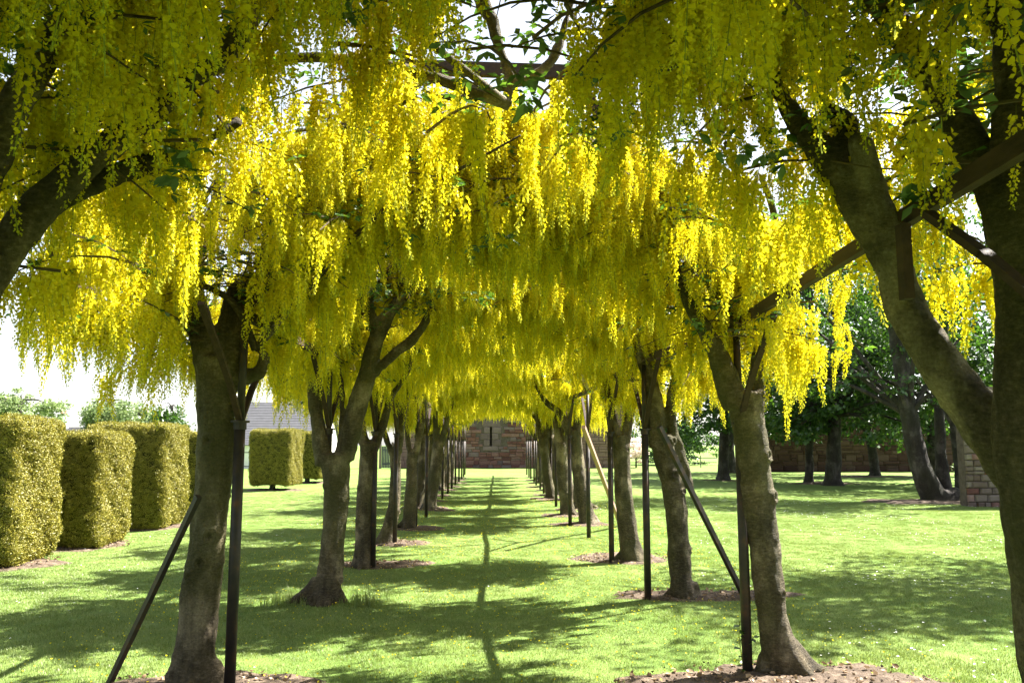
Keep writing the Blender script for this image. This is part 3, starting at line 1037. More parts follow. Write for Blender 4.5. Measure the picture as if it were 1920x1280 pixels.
# ------------------------------------------------------------------ pergola of posts, rails and cross-beams
def build_pergola():
    root = empty('pergola_frame', (0, 0, 0))
    tag(root, 'long pergola of black iron posts and brown beams carrying the yellow laburnums', 'pergola')
    explicit = {(-1, 0): (430, 1298), (-1, 1): (608, 1132), (-1, 2): (699, 1064), (-1, 3): (740, 1022), (-1, 4): (779, 989), (-1, 5): (799, 970),
                (1, 0): (1402, 1262), (1, 1): (1215, 1124), (1, 2): (1147, 1054), (1, 3): (1104, 1010), (1, 4): (1069, 985), (1, 5): (1053, 967)}
    posts = {}
    for sd in (-1, 1):
        for k in range(-2, KMAX + 2):
            if (sd, k) in explicit:
                g = ground(*explicit[(sd, k)])
                p = Vector((g.x, g.y, 0))
            else:
                p = Vector((sd * 1.54 + random.uniform(-.04, .04), 5.7 + 2.62 * k + random.uniform(-.1, .1), 0))
            if k < 0:
                p.y = (2.0 if sd > 0 else 1.4) + 2.62 * (k + 1)
            posts[(sd, k)] = p
            z0 = gz(p.x, p.y) - 0.05
            mb = MB()
            mb.tube([Vector((p.x, p.y, z0)), Vector((p.x, p.y, 1.74))], 0.036, 14)
            mb.tube([Vector((p.x, p.y, 1.74)), Vector((p.x + random.uniform(-.01, .01), p.y, 2.42))], 0.026, 12)
            post = link('post', mb.mesh('post'), M['iron'], root, smooth=False)
            for poly in post.data.polygons:
                poly.use_smooth = len(poly.vertices) == 4
            mc = MB()
            mc.tube([Vector((p.x, p.y, 1.735)), Vector((p.x, p.y, 1.75))], 0.062, 14)
            mc.tube([Vector((p.x, p.y, 1.69)), Vector((p.x, p.y, 1.735))], 0.043, 14)
            sub = link('collar', mc.mesh('collar'), M['iron'])
            sub.parent = post
            for dy in (-0.82, 0.82) if (k >= 0 or sd > 0) else ():
                mc = MB()
                q = [Vector((p.x, p.y + dy * t, 1.72 + 0.68 * (t ** 0.8))) for t in (0.02, 0.3, 0.62, 1.0)]
                for a, b in zip(q[:-1], q[1:]):
                    mc.bar(a, b + (b - a) * 0.03, 0.04, 0.026)
                arm = link('bracket_arm', mc.mesh('bracket_arm'), M['timber'])
                arm.parent = post
    for sd in (-1, 1):
        for k in range(-2, KMAX + 1):
            a, b = posts[(sd, k)], posts[(sd, k + 1)]
            if sd < 0 and k < 0:
                continue
            mb = MB()
            mb.bar(Vector((a.x, a.y + 0.006, 2.47)), Vector((b.x, b.y - 0.006, 2.47)), 0.04, 0.068)
            link('rail', mb.mesh('rail'), M['timber'], root)
    st_ = px(1747, 400, 2.95)
    mb = MB()
    mb.bar(Vector((1.50, st_.y, 2.40)), Vector((1.50, st_.y, 2.12)), 0.035, 0.05)
    link('strut', mb.mesh('strut'), M['timber'], root)
    for k in range(-1, KMAX + 2):
        a, b = posts[(-1, k)], posts[(1, k)]
        y = (a.y + b.y) / 2
        za = 4.30
        for p, s in ((a, -1), (b, 1)):
            mb = MB()
            mb.bar(Vector((p.x, p.y + 0.05, 2.52)), Vector((s * 1.05, y + 0.03, 3.55)), 0.05, 0.075)
            link('rafter', mb.mesh('rafter'), M['timber'], root)
            mb = MB()
            mb.bar(Vector((s * 1.05, y + 0.032, 3.55)), Vector((s * 0.55, y, za)), 0.048, 0.073)
            link('rafter', mb.mesh('rafter'), M['timber'], root)
        mb = MB()
        mb.bar(Vector((-1.0, y - 0.055, za + 0.02)), Vector((1.0, y - 0.055, za - 0.03)), 0.05, 0.1)
        link('crossbeam', mb.mesh('crossbeam'), M['timber'], root)
    return root


build_pergola()


def prop_bar(name, a, b, w, mat, label, cat='prop'):
    mb = MB()
    mb.bar(a, b, w, w)
    tag(link(name, mb.mesh(name), mat), label, cat)


_a = ground(200, 1283)
prop_bar('timber_prop', Vector((_a.x, _a.y, -0.03)), px(366, 930, 5.25) + Vector((0.02, 0.0, 0)), 0.034, M['iron'], 'dark slanting prop leaning against the pale scarred laburnum trunk')
_a = ground(1398, 1118)
prop_bar('iron_brace', Vector((_a.x, _a.y, -0.03)), px(1236, 800, 8.2), 0.045, M['iron'], 'dark slanting brace wedged into the laburnum with the burr')
_a = ground(1165, 985)
prop_bar('pale_prop', Vector((_a.x, _a.y, -0.03)), px(1094, 800, 13.2), 0.062, M['pale_timber'], 'pale slanting timber prop leaning against a black post')


# ------------------------------------------------------------------ clipped yew hedges
def yew_tuft(name, seed):
    rn = np.random.default_rng(seed)
    n = 34
    a = rn.uniform(0, 6.283, n)
    q = 0.045 * np.sqrt(rn.uniform(0, 1, n))
    pos = np.stack([q * np.cos(a), q * np.sin(a), rn.uniform(-0.02, 0.01, n)], 1)
    d = rn.normal(0, 0.7, (n, 3)) + np.array([0, 0, 0.45])
    L = rn.uniform(0.012, 0.026, n)
    v, f = leaflets(pos, d, np.array([0, 0, 1.0]) + rn.normal(0, 0.5, (n, 3)), L, L * 0.4, fine=False)
    me = np_mesh(name, v, f)
    me.materials.append(M['yew'])
    return me


YEW_GROUP = variant_collection('yew_tuft', [yew_tuft('yew_tuft_%d' % i, 300 + i) for i in range(5)])


def hedge(x0, x1, y0, y1, h, label, dens, seed, taper=0.1, stump=False):
    rn = np.random.default_rng(seed)
    cx, cy = (x0 + x1) / 2, (y0 + y1) / 2
    root = empty('clipped_hedge', (cx, cy, 0))
    tag(root, label, 'hedge', 'clipped yew hedges on the lawn')
    hx, hy = (x1 - x0) / 2, (y1 - y0) / 2
    rr = 0.14
    zb = 0.16 if stump else 0.03

    def shape(u, off=0.0):
        """u in the unit cube's surface, rounded, tapered towards the foot"""
        P = np.array(u)
        ext = np.array([hx, hy, (h - zb) / 2])
        q = P * ext
        inner = ext - rr
        c = np.clip(q, -inner, inner)
        d = q - c
        ln = np.linalg.norm(d, axis=1, keepdims=True)
        nrm = d / np.maximum(ln, 1e-6)
        q = c + nrm * rr
        zz = q[:, 2] + (h + zb) / 2
        low = np.clip((0.75 - zz) / 0.75, 0, 1) ** 2
        sc = 1 - taper * low
        wob = 0.025 * np.sin(q[:, 0] * 5 + seed) * np.sin(q[:, 2] * 4 + seed) + 0.02 * np.sin(q[:, 1] * 6 + q[:, 2] * 3) + 0.012 * np.sin(q[:, 0] * 13 + q[:, 1] * 11 + q[:, 2] * 12)
        q2 = np.stack([q[:, 0] * sc, q[:, 1] * sc, zz], 1) + nrm * (wob + off)[:, None]
        return q2 + np.array([cx, cy, 0]), nrm

    n = 22
    vs, fs = [], []
    g = np.linspace(-1, 1, n)
    for ax in range(3):
        for sg in (-1, 1):
            A, B = np.meshgrid(g, g)
            P = np.zeros((n * n, 3))
            P[:, ax] = sg
            P[:, (ax + 1) % 3] = A.ravel()
            P[:, (ax + 2) % 3] = B.ravel()
            b = len(vs) * n * n
            i = (np.arange(n - 1)[None, :] + n * np.arange(n - 1)[:, None]).ravel() + b
            q = np.stack([i, i + 1, i + 1 + n, i + n], 1)
            fs.append(q if sg > 0 else q[:, ::-1])
            vs.append(P)
    V = np.concatenate(vs)
    co, _ = shape(V, np.full(len(V), -0.035))
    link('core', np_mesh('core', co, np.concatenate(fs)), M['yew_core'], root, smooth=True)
    # sprays of needles over the clipped faces
    area = 2 * (2 * hx * h + 2 * hy * h) + 4 * hx * hy
    nn = int(area * dens)
    w = np.array([hy * h, hy * h, hx * h, hx * h, 2 * hx * hy * 0.5, 0.05])
    face = rn.choice(6, nn, p=w / w.sum())
    P = rn.uniform(-1, 1, (nn, 3))
    for i, (ax, sg) in enumerate([(0, 1), (0, -1), (1, 1), (1, -1), (2, 1), (2, -1)]):
        P[face == i, ax] = sg
    co, nr = shape(P, rn.normal(0, 0.018, nn))
    turn = np.stack([np.zeros(nn), np.arccos(np.clip(nr[:, 2], -1, 1)) + rn.normal(0, 0.15, nn), np.arctan2(nr[:, 1], nr[:, 0]) + rn.normal(0, 0.15, nn)], 1)
    scatter('foliage', YEW_GROUP, co - nr * 0.012, turn, rn.uniform(0.75, 1.3, nn), rn.integers(0, 5, nn), root)
    if stump:
        mb = MB()
        mb.tube([Vector((cx, cy - hy * 0.5, -0.05)), Vector((cx, cy - hy * 0.5, 0.1)), Vector((cx + .02, cy - hy * 0.5, 0.4))], [0.13, 0.1, 0.1], 9)
        link('stem', mb.mesh('stem'), M['bark_dark'], root, smooth=True)
    soil_patch(cx + 0.05, cy, hx + 0.2, hy + 0.2, seed + 40)


hedge(-7.65, -6.10, 10.75, 11.95, 1.92, 'foremost square clipped yew hedge of the row, taller than its neighbour', 1100, 1)
hedge(-7.35, -5.98, 12.75, 13.95, 1.76, 'lowest clipped yew hedge, between two taller ones', 1000, 2)
hedge(-7.55, -6.05, 15.4, 16.65, 1.95, 'third square clipped yew hedge, with pale plants at its far side', 900, 3)
hedge(-7.5, -6.2, 18.4, 19.6, 1.85, 'fourth clipped yew hedge, mostly hidden by the pale laburnum trunk', 600, 4)
hedge(-8.25, -6.85, 28.0, 29.9, 2.05, 'rounded clipped yew on a short stem standing alone on the lawn', 600, 5, taper=0.14, stump=True)
hedge(-8.2, -6.9, 33.2, 35.0, 2.05, 'clipped yew behind the rounded one on a short stem', 400, 6, taper=0.14, stump=True)


# ------------------------------------------------------------------ broad-leaved trees and shrubs
def bg_tree(name, label, stems, blobs, n_leaf, leaf, mat, seed, cat='tree', group=None, bark='bark_dark', droop=0.0, limb=0.09):
    """stems: list of (points, radii); blobs: list of (centre, radius) of the crown's clumps"""
    rn = np.random.default_rng(seed)
    r = random.Random(seed)
    base = Vector(stems[0][0][0]) if stems else Vector(blobs[0][0])
    root = empty(name, (base.x, base.y, 0))
    tag(root, label, cat, group)
    for pts, rad in stems:
        v, f = tube(pts, rad, 12, 6)
        v = [q + (q - Vector((0, 0, 0))).normalized() * 0.0 + Vector((noise.noise(q * 2.0), noise.noise(q * 2.0 + Vector((9, 0, 0))), 0)) * 0.04 for q in v]
        me = bpy.data.meshes.new('trunk')
        me.from_pydata([tuple(q) for q in v], [], f)
        me.update()
        link('trunk' if cat == 'tree' else 'stem', me, M[bark], root, smooth=True)
    # limbs to the clumps
    if stems and cat == 'tree':
        mb = MB()
        for c, rad in blobs:
            st = r.choice(stems)[0]
            s = Vector(st[-1]) if Vector(c).z > Vector(st[-1]).z - 1 else Vector(st[len(st) // 2])
            c = Vector(c)
            m = s.lerp(c, 0.5) + Vector((0, 0, 0.3))
            mb.tube([s, m, c], [limb, limb * 0.55, limb * 0.2], 6, 4)
        link('limbs', mb.mesh('limbs'), M[bark], root, 'stuff', smooth=True)
    vol = np.array([q[1] ** 2 for q in blobs])
    cnt = (n_leaf * vol / vol.sum()).astype(int)
    P, D = [], []
    for (c, rad), m in zip(blobs, cnt):
        # sub-clumps inside each clump, flattened sprays
        ns = max(6, m // 60)
        d = rn.normal(0, 1, (ns, 3))
        d /= np.linalg.norm(d, axis=1, keepdims=True)
        sc = np.array(c) + d * (rad * rn.uniform(0.35, 1.0, (ns, 1)) ** 0.6) * np.array([1, 1, 0.75])
        idx = rn.integers(0, ns, m)
        sr = rad * 0.24
        off = rn.normal(0, 1, (m, 3)) * np.array([1, 1, 0.42]) * sr
        if droop:
            off[:, 2] -= droop * rn.uniform(0, 1, m)
        P.append(sc[idx] + off)
        D.append(d[idx] * 0.6 + rn.normal(0, 0.7, (m, 3)) + np.array([0, 0, -0.25]))
    P = np.concatenate(P)
    D = np.concatenate(D)
    L = leaf * rn.uniform(0.7, 1.35, len(P))
    U = rn.normal(0, 0.45, (len(P), 3)) + np.array([0, 0, 1.0])
    v, f = leaflets(P, D, U, L, L * 0.75, fold=0.15, fine=False)
    keepz = v.reshape(-1, 4, 3)[:, :, 2].min(1) > 0.05
    ff = f.reshape(2, -1, 3)
    f = np.concatenate([ff[0][keepz], ff[1][keepz]])
    link('crown' if cat == 'tree' else 'foliage', np_mesh('crown', v, f), mat if not isinstance(mat, str) else M[mat], root, 'stuff')
    return root


def blobs_box(r, cx, cy, cz, ex, ey, ez, n, rmin, rmax):
    out = []
    for _ in range(n):
        while True:
            u = Vector((r.uniform(-1, 1), r.uniform(-1, 1), r.uniform(-1, 1)))
            if u.length < 1:
                break
        out.append(((cx + u.x * ex, cy + u.y * ey, cz + u.z * ez), r.uniform(rmin, rmax)))
    return out


def build_background_trees():
    r = random.Random(77)
    G = 'broad-leaved trees by the old wall'
    # leaning several-stemmed tree at the wall's end
    g = ground(1757, 938)
    Yb = g.y
    st = [path([(1765, 945, 120), (1748, 925, 62), (1722, 860, 48), (1705, 780, 42), (1690, 690, 38), (1672, 560, 32), (1660, 400, 26)], Yb),
          path([(1770, 940, 50), (1766, 860, 28), (1760, 760, 25), (1752, 640, 22), (1760, 480, 18)], Yb + 0.4)]
    bl = blobs_box(r, 11.5, 24.5, 6.6, 4.2, 3.0, 2.8, 22, 1.0, 1.6)
    bl += [((10.9, 22.6, 3.3), 0.55), ((12.4, 22.4, 2.9), 0.5), ((9.6, 23.5, 3.5), 0.8), ((8.9, 24.5, 3.6), 0.8)]
    bg_tree('lime_tree', 'leaning grey tree with two stems standing at the end of the rubble wall', st, bl, 14000, 0.13, 'green_leaf', 1, group=G)
    g = ground(1806, 918)
    st = [path([(1806, 922, 44), (1800, 880, 26), (1790, 800, 23), (1776, 700, 20), (1770, 560, 16)], g.y)]
    bl = blobs_box(r, 15.5, 28.0, 6.5, 3.2, 2.5, 2.6, 14, 1.0, 1.6)
    bg_tree('lime_tree', 'slim dark tree in the shade behind the leaning two-stemmed tree', st, bl, 5000, 0.12, 'green_leaf', 2, group=G)
    # trunks in the deep shade before the dark wall
    for i, (x, y, w, lab) in enumerate([(1356, 900, 26, 'dark tree standing alone between the metal railing and the shaded wall'),
                                        (1517, 905, 19, 'slimmer of two dark trees side by side before the shaded wall'),
                                        (1562, 909, 36, 'stouter of two dark trees side by side before the shaded wall'),
                                        (1640, 893, 22, 'dark slanting tree close against the shaded wall')]):
        g = ground(x, y)
        lean = -22 if i == 3 else 3
        st = [path([(x, y + 3, w * 1.9), (x, y - 12, w * 1.1), (x + lean * .3, y - 60, w), (x + lean, y - 130, w * 0.9), (x + lean, y - 240, w * 0.7), (x + lean * 1.2, y - 380, w * 0.5)], g.y)]
        bl = blobs_box(r, g.x, g.y + 1.5, 5.6, 3.4, 4.5, 2.7, 20, 1.0, 1.7)
        bl += [((g.x + r.uniform(-2.8, 2.8), g.y - r.uniform(-1.0, 2.5), r.uniform(2.0, 3.4)), r.uniform(0.6, 1.0)) for _ in range(16)]
        bg_tree('lime_tree', lab, st, bl, 13000, 0.16, 'green_leaf', 10 + i, group=G)
    # large tree beyond the edge of the lawn whose shade lies across it
    st = [([Vector((11.6, 11.6, -.05)), Vector((11.5, 11.6, 1.5)), Vector((11.3, 11.5, 4.2)), Vector((10.8, 11.4, 6.5))], [0.4, 0.3, 0.26, 0.16])]
    bl = blobs_box(r, 9.9, 11.2, 7.0, 3.3, 2.5, 1.7, 20, 0.9, 1.5)
    bg_tree('lime_tree', 'broad green tree shading the daisied lawn beside the stout leaning laburnum', st, bl, 15000, 0.12, 'green_leaf', 30, group=G)
    # more shade further along the wall side
    for i, (X, Y) in enumerate([(17.5, 33.0), (22.0, 30.0), (20.0, 25.0), (12.5, 44.5), (24.0, 40.0)]):
        st = [([Vector((X, Y, -.05)), Vector((X, Y, 1.6)), Vector((X + .3, Y, 4.0)), Vector((X, Y + .2, 6.5))], [0.4, 0.28, 0.24, 0.14])]
        bl = blobs_box(r, X, Y, 5.6, 3.8, 3.2, 3.6, 18, 1.2, 1.9)
        bg_tree('lime_tree', ['tall green tree behind the stouter of the two dark trees', 'tall green tree beyond the leaning two-stemmed tree', 'tall green tree rising over the pale rubble wall end', 'tall green tree behind the broad shrub and railing', 'tall green tree beyond the long dark red wall'][i], st, bl, 9000, 0.19, 'green_leaf', 40 + i, group='tall trees along the boundary')
    # far pale trees beyond the hedges
    for i, (x, y, Y, rx, rz, lab, dr, mat) in enumerate([
            (35, 778, 48, 2.9, 1.7, 'airy pale green tree beyond the foremost hedges', 0.0, 'pale_leaf'),
            (205, 778, 56, 1.9, 2.0, 'pale weeping tree beside the distant white chimney', 0.7, 'pale_leaf'),
            (262, 792, 60, 1.7, 1.3, 'bushy pale tree next to the weeping one', 0.2, 'pale_leaf'),
            (318, 790, 52, 1.3, 1.9, 'dark conifer-like tree beyond the third hedge', 0.5, 'green_leaf'),
            (560, 760, 66, 3.0, 2.6, 'green tree behind the slate-roofed cottage', 0.2, 'green_leaf')]):
        c = px(x, y, Y)
        st = [([Vector((c.x, Y, -0.05)), Vector((c.x, Y, c.z * 0.6)), Vector((c.x + 0.1, Y, c.z + rz * 0.5))], [0.22, 0.16, 0.07])]
        bl = blobs_box(r, c.x, Y, c.z, rx * 0.8, rx * 0.7, rz * 0.8, 16, 0.5, 1.0)
        bg_tree('garden_tree', lab, st, bl, 6500, 0.17, mat, 60 + i, group='trees beyond the garden', droop=dr, limb=0.04)
    # shrubs
    g = ground(1203, 878)
    bg_tree('flowering_shrub', 'shrub with pale pink blossom behind the low metal railing', [([Vector((g.x, g.y + 2, -.02)), Vector((g.x, g.y + 2, 0.9))], [0.06, 0.04])],
            blobs_box(r, g.x, g.y + 2, 1.0, 0.9, 0.6, 0.8, 8, 0.35, 0.6), 2600, 0.10, 'pink_flower', 80, cat='shrub')
    g = ground(1300, 874)
    bg_tree('garden_shrub', 'broad sunlit green shrub behind the low metal railing', [([Vector((g.x, g.y + 3, -.02)), Vector((g.x, g.y + 3, 1.2))], [0.08, 0.05])],
            blobs_box(r, g.x, g.y + 3, 1.8, 3.0, 0.9, 1.6, 20, 0.6, 1.0), 9000, 0.14, 'green_leaf', 81, cat='shrub')
    g = ground(1260, 874)
    bg_tree('laurel_shrub', 'big dark green shrub filling the gap between railing and far wall', [([Vector((g.x, g.y + 5, -.02)), Vector((g.x, g.y + 5, 1.6))], [0.1, 0.06])],
            blobs_box(r, g.x, g.y + 5, 2.2, 3.6, 1.0, 2.2, 18, 0.8, 1.2), 8000, 0.17, 'green_leaf', 84, cat='shrub')
    g = ground(352, 972)
    bg_tree('border_plant', 'pale leafy border plant growing beside the third clipped hedge', [([Vector((g.x + .1, g.y + 1.0, -.02)), Vector((g.x + .1, g.y + 1.0, 0.7))], [0.03, 0.02])],
            blobs_box(r, g.x + .1, g.y + 1.0, 0.65, 0.32, 0.4, 0.55, 8, 0.2, 0.32), 1500, 0.08, 'pale_leaf', 82, cat='plant')
    g = ground(1812, 905)
    bg_tree('garden_shrub', 'small bright green shrub at the foot of the rubble wall', [([Vector((g.x, g.y, -.02)), Vector((g.x, g.y, 0.4))], [0.03, 0.02])],
            blobs_box(r, g.x, g.y, 0.5, 0.35, 0.35, 0.4, 5, 0.2, 0.35), 700, 0.09, 'pale_leaf', 83, cat='shrub')


build_background_trees()


# ------------------------------------------------------------------ stone walls
def stone_variants(n, seed):
    out = []
    r = random.Random(seed)
    for i in range(n):
        v = []
        for (z, ins) in ((0.0, 0.0), (0.62, 0.0), (1.0, 0.13)):
            for sx, sy in ((-1, -1), (1, -1), (1, 1), (-1, 1)):
                v.append((sx * (0.5 - ins * r.uniform(0.5, 1.5) * 0.8) + (r.uniform(-.03, .03) if z else 0), -z + r.uniform(-.1, .1) * (z > 0.9), sy * (0.5 - ins * r.uniform(0.6, 1.6)) + (r.uniform(-.04, .04) if z else 0)))
        f = []
        for j in range(2):
            for k in range(4):
                f.append((j * 4 + k, j * 4 + (k + 1) % 4, j * 4 + 4 + (k + 1) % 4, j * 4 + 4 + k))
        f.append((8, 9, 10, 11))
        me = bpy.data.meshes.new('stone')
        me.from_pydata(v, [], f)
        me.update()
        out.append(me)
    return out


STONES = stone_variants(10, 5)
_stone_of = {}


def stone_mesh(i, mat):
    key = (i, mat)
    if key not in _stone_of:
        me = STONES[i].copy()
        me.materials.append(M[mat])
        _stone_of[key] = me
    return _stone_of[key]


def rubble_layout(r, x0, x1, h, sw, sh, holes=()):
    z = 0.0
    while z < h - 0.05:
        ch = min(sh * r.uniform(0.7, 1.4), h - z)
        x = x0 - r.uniform(0, sw)
        while x < x1:
            w = sw * r.uniform(0.55, 1.6)
            a, b = max(x, x0), min(x + w, x1)
            if b - a > 0.08 and not any(a < q[1] and b > q[0] and z < q[3] and z + ch > q[2] for q in holes):
                if ch > 0.2 and r.random() < 0.35:
                    m = ch * r.uniform(0.35, 0.65)
                    yield a, b, z, z + m
                    yield a, b, z + m, z + ch
                else:
                    yield a, b, z, z + ch
            x += w
        z += ch


def stone_wall(label, x0, x1, Y, h, sw, sh, mats, seed, thick=0.6, slit=None, pick=None):
    """a wall facing the camera's side (towards -Y) of bedded stones over a mortar core"""
    r = random.Random(seed)
    root = empty('stone_wall', ((x0 + x1) / 2, Y, 0))
    tag(root, label, 'wall')
    mb = MB()
    if slit:
        a, b, z0, z1 = slit
        segs = [(x0, a, 0, h), (b, x1, 0, h), (a, b, 0, z0), (a, b, z1, h)]
    else:
        segs = [(x0, x1, 0, h)]
    for (a_, b_, c_, d_) in segs:
        mb.box(((a_ + b_) / 2, Y + 0.04 + thick / 2, (c_ + d_) / 2 - (0.1 if c_ == 0 else 0)), (b_ - a_ - 0.001, thick, d_ - c_ + (0.2 if c_ == 0 else 0)))
    link('mortar_core', mb.mesh('mortar_core'), M['mortar'], root)
    if slit:
        mb = MB()
        mb.box(((slit[0] + slit[1]) / 2, Y + thick + 0.12, (slit[2] + slit[3]) / 2), (0.5, 0.1, slit[3] - slit[2] + 0.4))
        link('slit_backing', mb.mesh('slit_backing'), M['mortar'], root)
    holes = []
    blocks = []
    if slit:
        a, b, z0, z1 = slit
        hh = (z1 - z0) / 3
        for j in range(3):
            wl, wr = (0.62, 0.42) if j % 2 else (0.4, 0.6)
            blocks += [(a - wl, a, z0 + j * hh, z0 + (j + 1) * hh), (b, b + wr, z0 + j * hh, z0 + (j + 1) * hh)]
        blocks += [(a - 0.45, b + 0.4, z0 - 0.3, z0), (a - 0.5, b + 0.55, z1, z1 + 0.42)]
        holes = blocks + [slit]
    rest = MB()
    n = 0
    lay = [(q, mats[0]) for q in rubble_layout(r, x0, x1, h, sw, sh, holes)] + [(q, 'grey_stone') for q in blocks]
    if slit:
        lay.sort(key=lambda q: abs((q[0][0] + q[0][1]) / 2 - (slit[0] + slit[1]) / 2))
    for (a, b, z0, z1), mt in lay:
        if mt == mats[0] and len(mats) > 1 and r.random() < 0.22:
            mt = mats[1]
        i = r.randrange(10)
        gap = 0.022
        dep = r.uniform(0.05, 0.085) if mt != 'grey_stone' else 0.06
        sc = Vector((b - a - gap, dep, z1 - z0 - gap))
        c = Vector(((a + b) / 2, Y + 0.045, (z0 + z1) / 2))
        if n < 290 and (pick is None or pick(c)):
            o = bpy.data.objects.new('stone', stone_mesh(i, mt))
            o.parent = root
            o.location = c - root.location
            o.scale = sc
            COL.objects.link(o)
            n += 1
        else:
            me = STONES[i]
            rest.add([c + Vector((q.co.x * sc.x, q.co.y * sc.y, q.co.z * sc.z)) for q in me.vertices], [tuple(p.vertices) for p in me.polygons])
    if rest.v:
        link('stones', rest.mesh('stones'), M[mats[0]], root, 'stuff')
    # coping
    mb = MB()
    x = x0
    while x < x1 - 0.05:
        w = min(r.uniform(0.6, 1.0), x1 - x)
        mb.box((x + w / 2, Y + 0.04 + thick / 2, h + 0.06), (w - 0.012, thick + 0.16, 0.12))
        x += w
    link('coping', mb.mesh('coping'), M['grey_stone'], root, 'stuff')
    return root


WALL_Y = ground(930, 877).y
_sl = px(918.5, 836, WALL_Y)
_sh = px(922.5, 800, WALL_Y)
stone_wall('red sandstone wall with a narrow arrow slit closing the far end of the avenue', px(744, 860, WALL_Y).x, px(1172, 860, WALL_Y).x, WALL_Y, 4.4, 0.44, 0.22,
           ['red_stone', 'grey_stone'], 3, slit=(_sl.x, _sh.x, _sl.z, _sh.z))
_g = ground(1850, 951)
stone_wall('pale rubble wall end half hidden behind the stout leaning laburnum', px(1812, 900, _g.y).x, px(1812, 900, _g.y).x + 4.2, _g.y, 2.9, 0.27, 0.15, ['buff_stone', 'red_stone'], 4, thick=0.3)
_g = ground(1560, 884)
stone_wall('long dark red wall in deep shade under the trees', px(1385, 870, _g.y).x, px(1385, 870, _g.y).x + 24, _g.y, 3.0, 0.6, 0.27, ['shaded_stone'], 6,
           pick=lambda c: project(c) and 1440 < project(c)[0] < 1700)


# ------------------------------------------------------------------ gate, railing, cottage, far house
def build_gate():
    c = ground(724, 878)
    root = empty('garden_gate', (c.x, c.y, 0))
    tag(root, 'dark blue boarded gate beside the red stone wall', 'gate')
    w = 18 * c.y * HS
    x0 = c.x - w / 2
    hgt = 1.36
    nb = 6
    for i in range(nb):
        mb = MB()
        mb.box((x0 + w * (i + .5) / nb, c.y, hgt / 2 + 0.04), (w / nb - 0.012, 0.04, hgt))
        link('board', mb.mesh('board'), M['gate_paint'], root)
    for z in (0.3, 1.15):
        mb = MB()
        mb.box((c.x, c.y + 0.045, z), (w, 0.04, 0.1))
        link('ledge', mb.mesh('ledge'), M['gate_paint'], root)
    for x in (x0 - 0.08, x0 + w + 0.08):
        mb = MB()
        mb.box((x, c.y, 0.8), (0.13, 0.13, 1.7))
        link('gate_post', mb.mesh('gate_post'), M['grey_stone'], root)


build_gate()


def build_railing(xa, xb, y, label, zs, post_h, step):
    a, b = ground(xa, y), ground(xb, y)
    root = empty('metal_railing', (a.x, a.y, 0))
    tag(root, label, 'railing')
    for z in zs:
        mb = MB()
        mb.bar(Vector((a.x, a.y, z)), Vector((b.x, a.y, z)), 0.035, 0.05)
        link('rail', mb.mesh('rail'), M['gate_paint'], root)
    x = a.x
    while x <= b.x:
        mb = MB()
        mb.box((x, a.y + 0.045, post_h / 2), (0.05, 0.05, post_h + 0.1))
        link('post', mb.mesh('post'), M['gate_paint'], root)
        x += step


build_railing(1178, 1345, 876, 'low dark metal railing in front of the flowering shrub', (0.32, 0.62), 0.72, 1.2)
build_railing(452, 482, 882, 'short dark metal fence in front of the slate-roofed cottage', (0.25, 1.05), 1.12, 0.45)


def build_house(name, label, x0, x1, y0, y1, eave, ridge, chim):
    root = empty(name, ((x0 + x1) / 2, y0, 0))
    tag(root, label, 'house')
    mb = MB()
    mb.box(((x0 + x1) / 2, (y0 + y1) / 2, eave / 2 - 0.05), (x1 - x0, y1 - y0, eave + 0.1))
    ym = (y0 + y1) / 2
    for x in (x0, x1):
        mb.add([(x, y0, eave), (x, y1, eave), (x, ym, ridge - 0.1)], [(0, 1, 2)])
    link('wall', mb.mesh('wall'), M['render'], root)
    mb = MB()
    ov = 0.25
    rows = 26
    for sy, ya in ((-1, y0 - ov), (1, y1 + ov)):
        for j in range(rows):
            t0, t1 = j / rows, (j + 1.15) / rows
            pa = Vector((0, ya + (ym - ya) * t0, eave - 0.12 + (ridge - eave + 0.12) * t0 + 0.05))
            pb = Vector((0, ya + (ym - ya) * min(t1, 1), eave - 0.12 + (ridge - eave + 0.12) * min(t1, 1) + 0.02))
            mb.add([(x0 - .2, pa.y, pa.z), (x1 + .2, pa.y, pa.z), (x1 + .2, pb.y, pb.z), (x0 - .2, pb.y, pb.z), (x0 - .2, pa.y, pa.z - .04), (x1 + .2, pa.y, pa.z - .04)],
                   [(0, 1, 2, 3) if sy < 0 else (3, 2, 1, 0), (0, 4, 5, 1)])
    roof = link('roof', mb.mesh('roof'), M['slate'], root)
    for (cx, hh) in chim:
        mb = MB()
        mb.box((cx, ym, ridge + hh / 2 - 0.3), (0.75, 0.6, hh + 0.6))
        mb.box((cx, ym, ridge + hh + 0.05), (0.87, 0.72, 0.1))
        ch = link('chimney', mb.mesh('chimney'), M['render'])
        ch.parent = roof
        for dx in (-0.18, 0.18):
            mb = MB()
            mb.tube([Vector((cx + dx, ym, ridge + hh + 0.1)), Vector((cx + dx, ym, ridge + hh + 0.45))], [0.11, 0.09], 9)
            pot = link('chimney_pot', mb.mesh('chimney_pot'), M['clay'])
            pot.parent = roof
    n = max(2, int((x1 - x0) / 2.2))
    for i in range(n):
        x = x0 + (x1 - x0) * (i + .5) / n
        wh = min(1.0, eave * 0.5)
        mb = MB()
        mb.box((x, y0 - 0.02, eave * 0.52), (0.9, 0.06, wh + 0.12))
        wf = link('window', mb.mesh('window'), M['render'], root)
        mb = MB()
        for sx in (-0.21, 0.21):
            mb.box((x + sx, y0 - 0.055, eave * 0.52), (0.36, 0.02, wh))
        pane = link('pane', mb.mesh('pane'), M['window'])
        pane.parent = wf


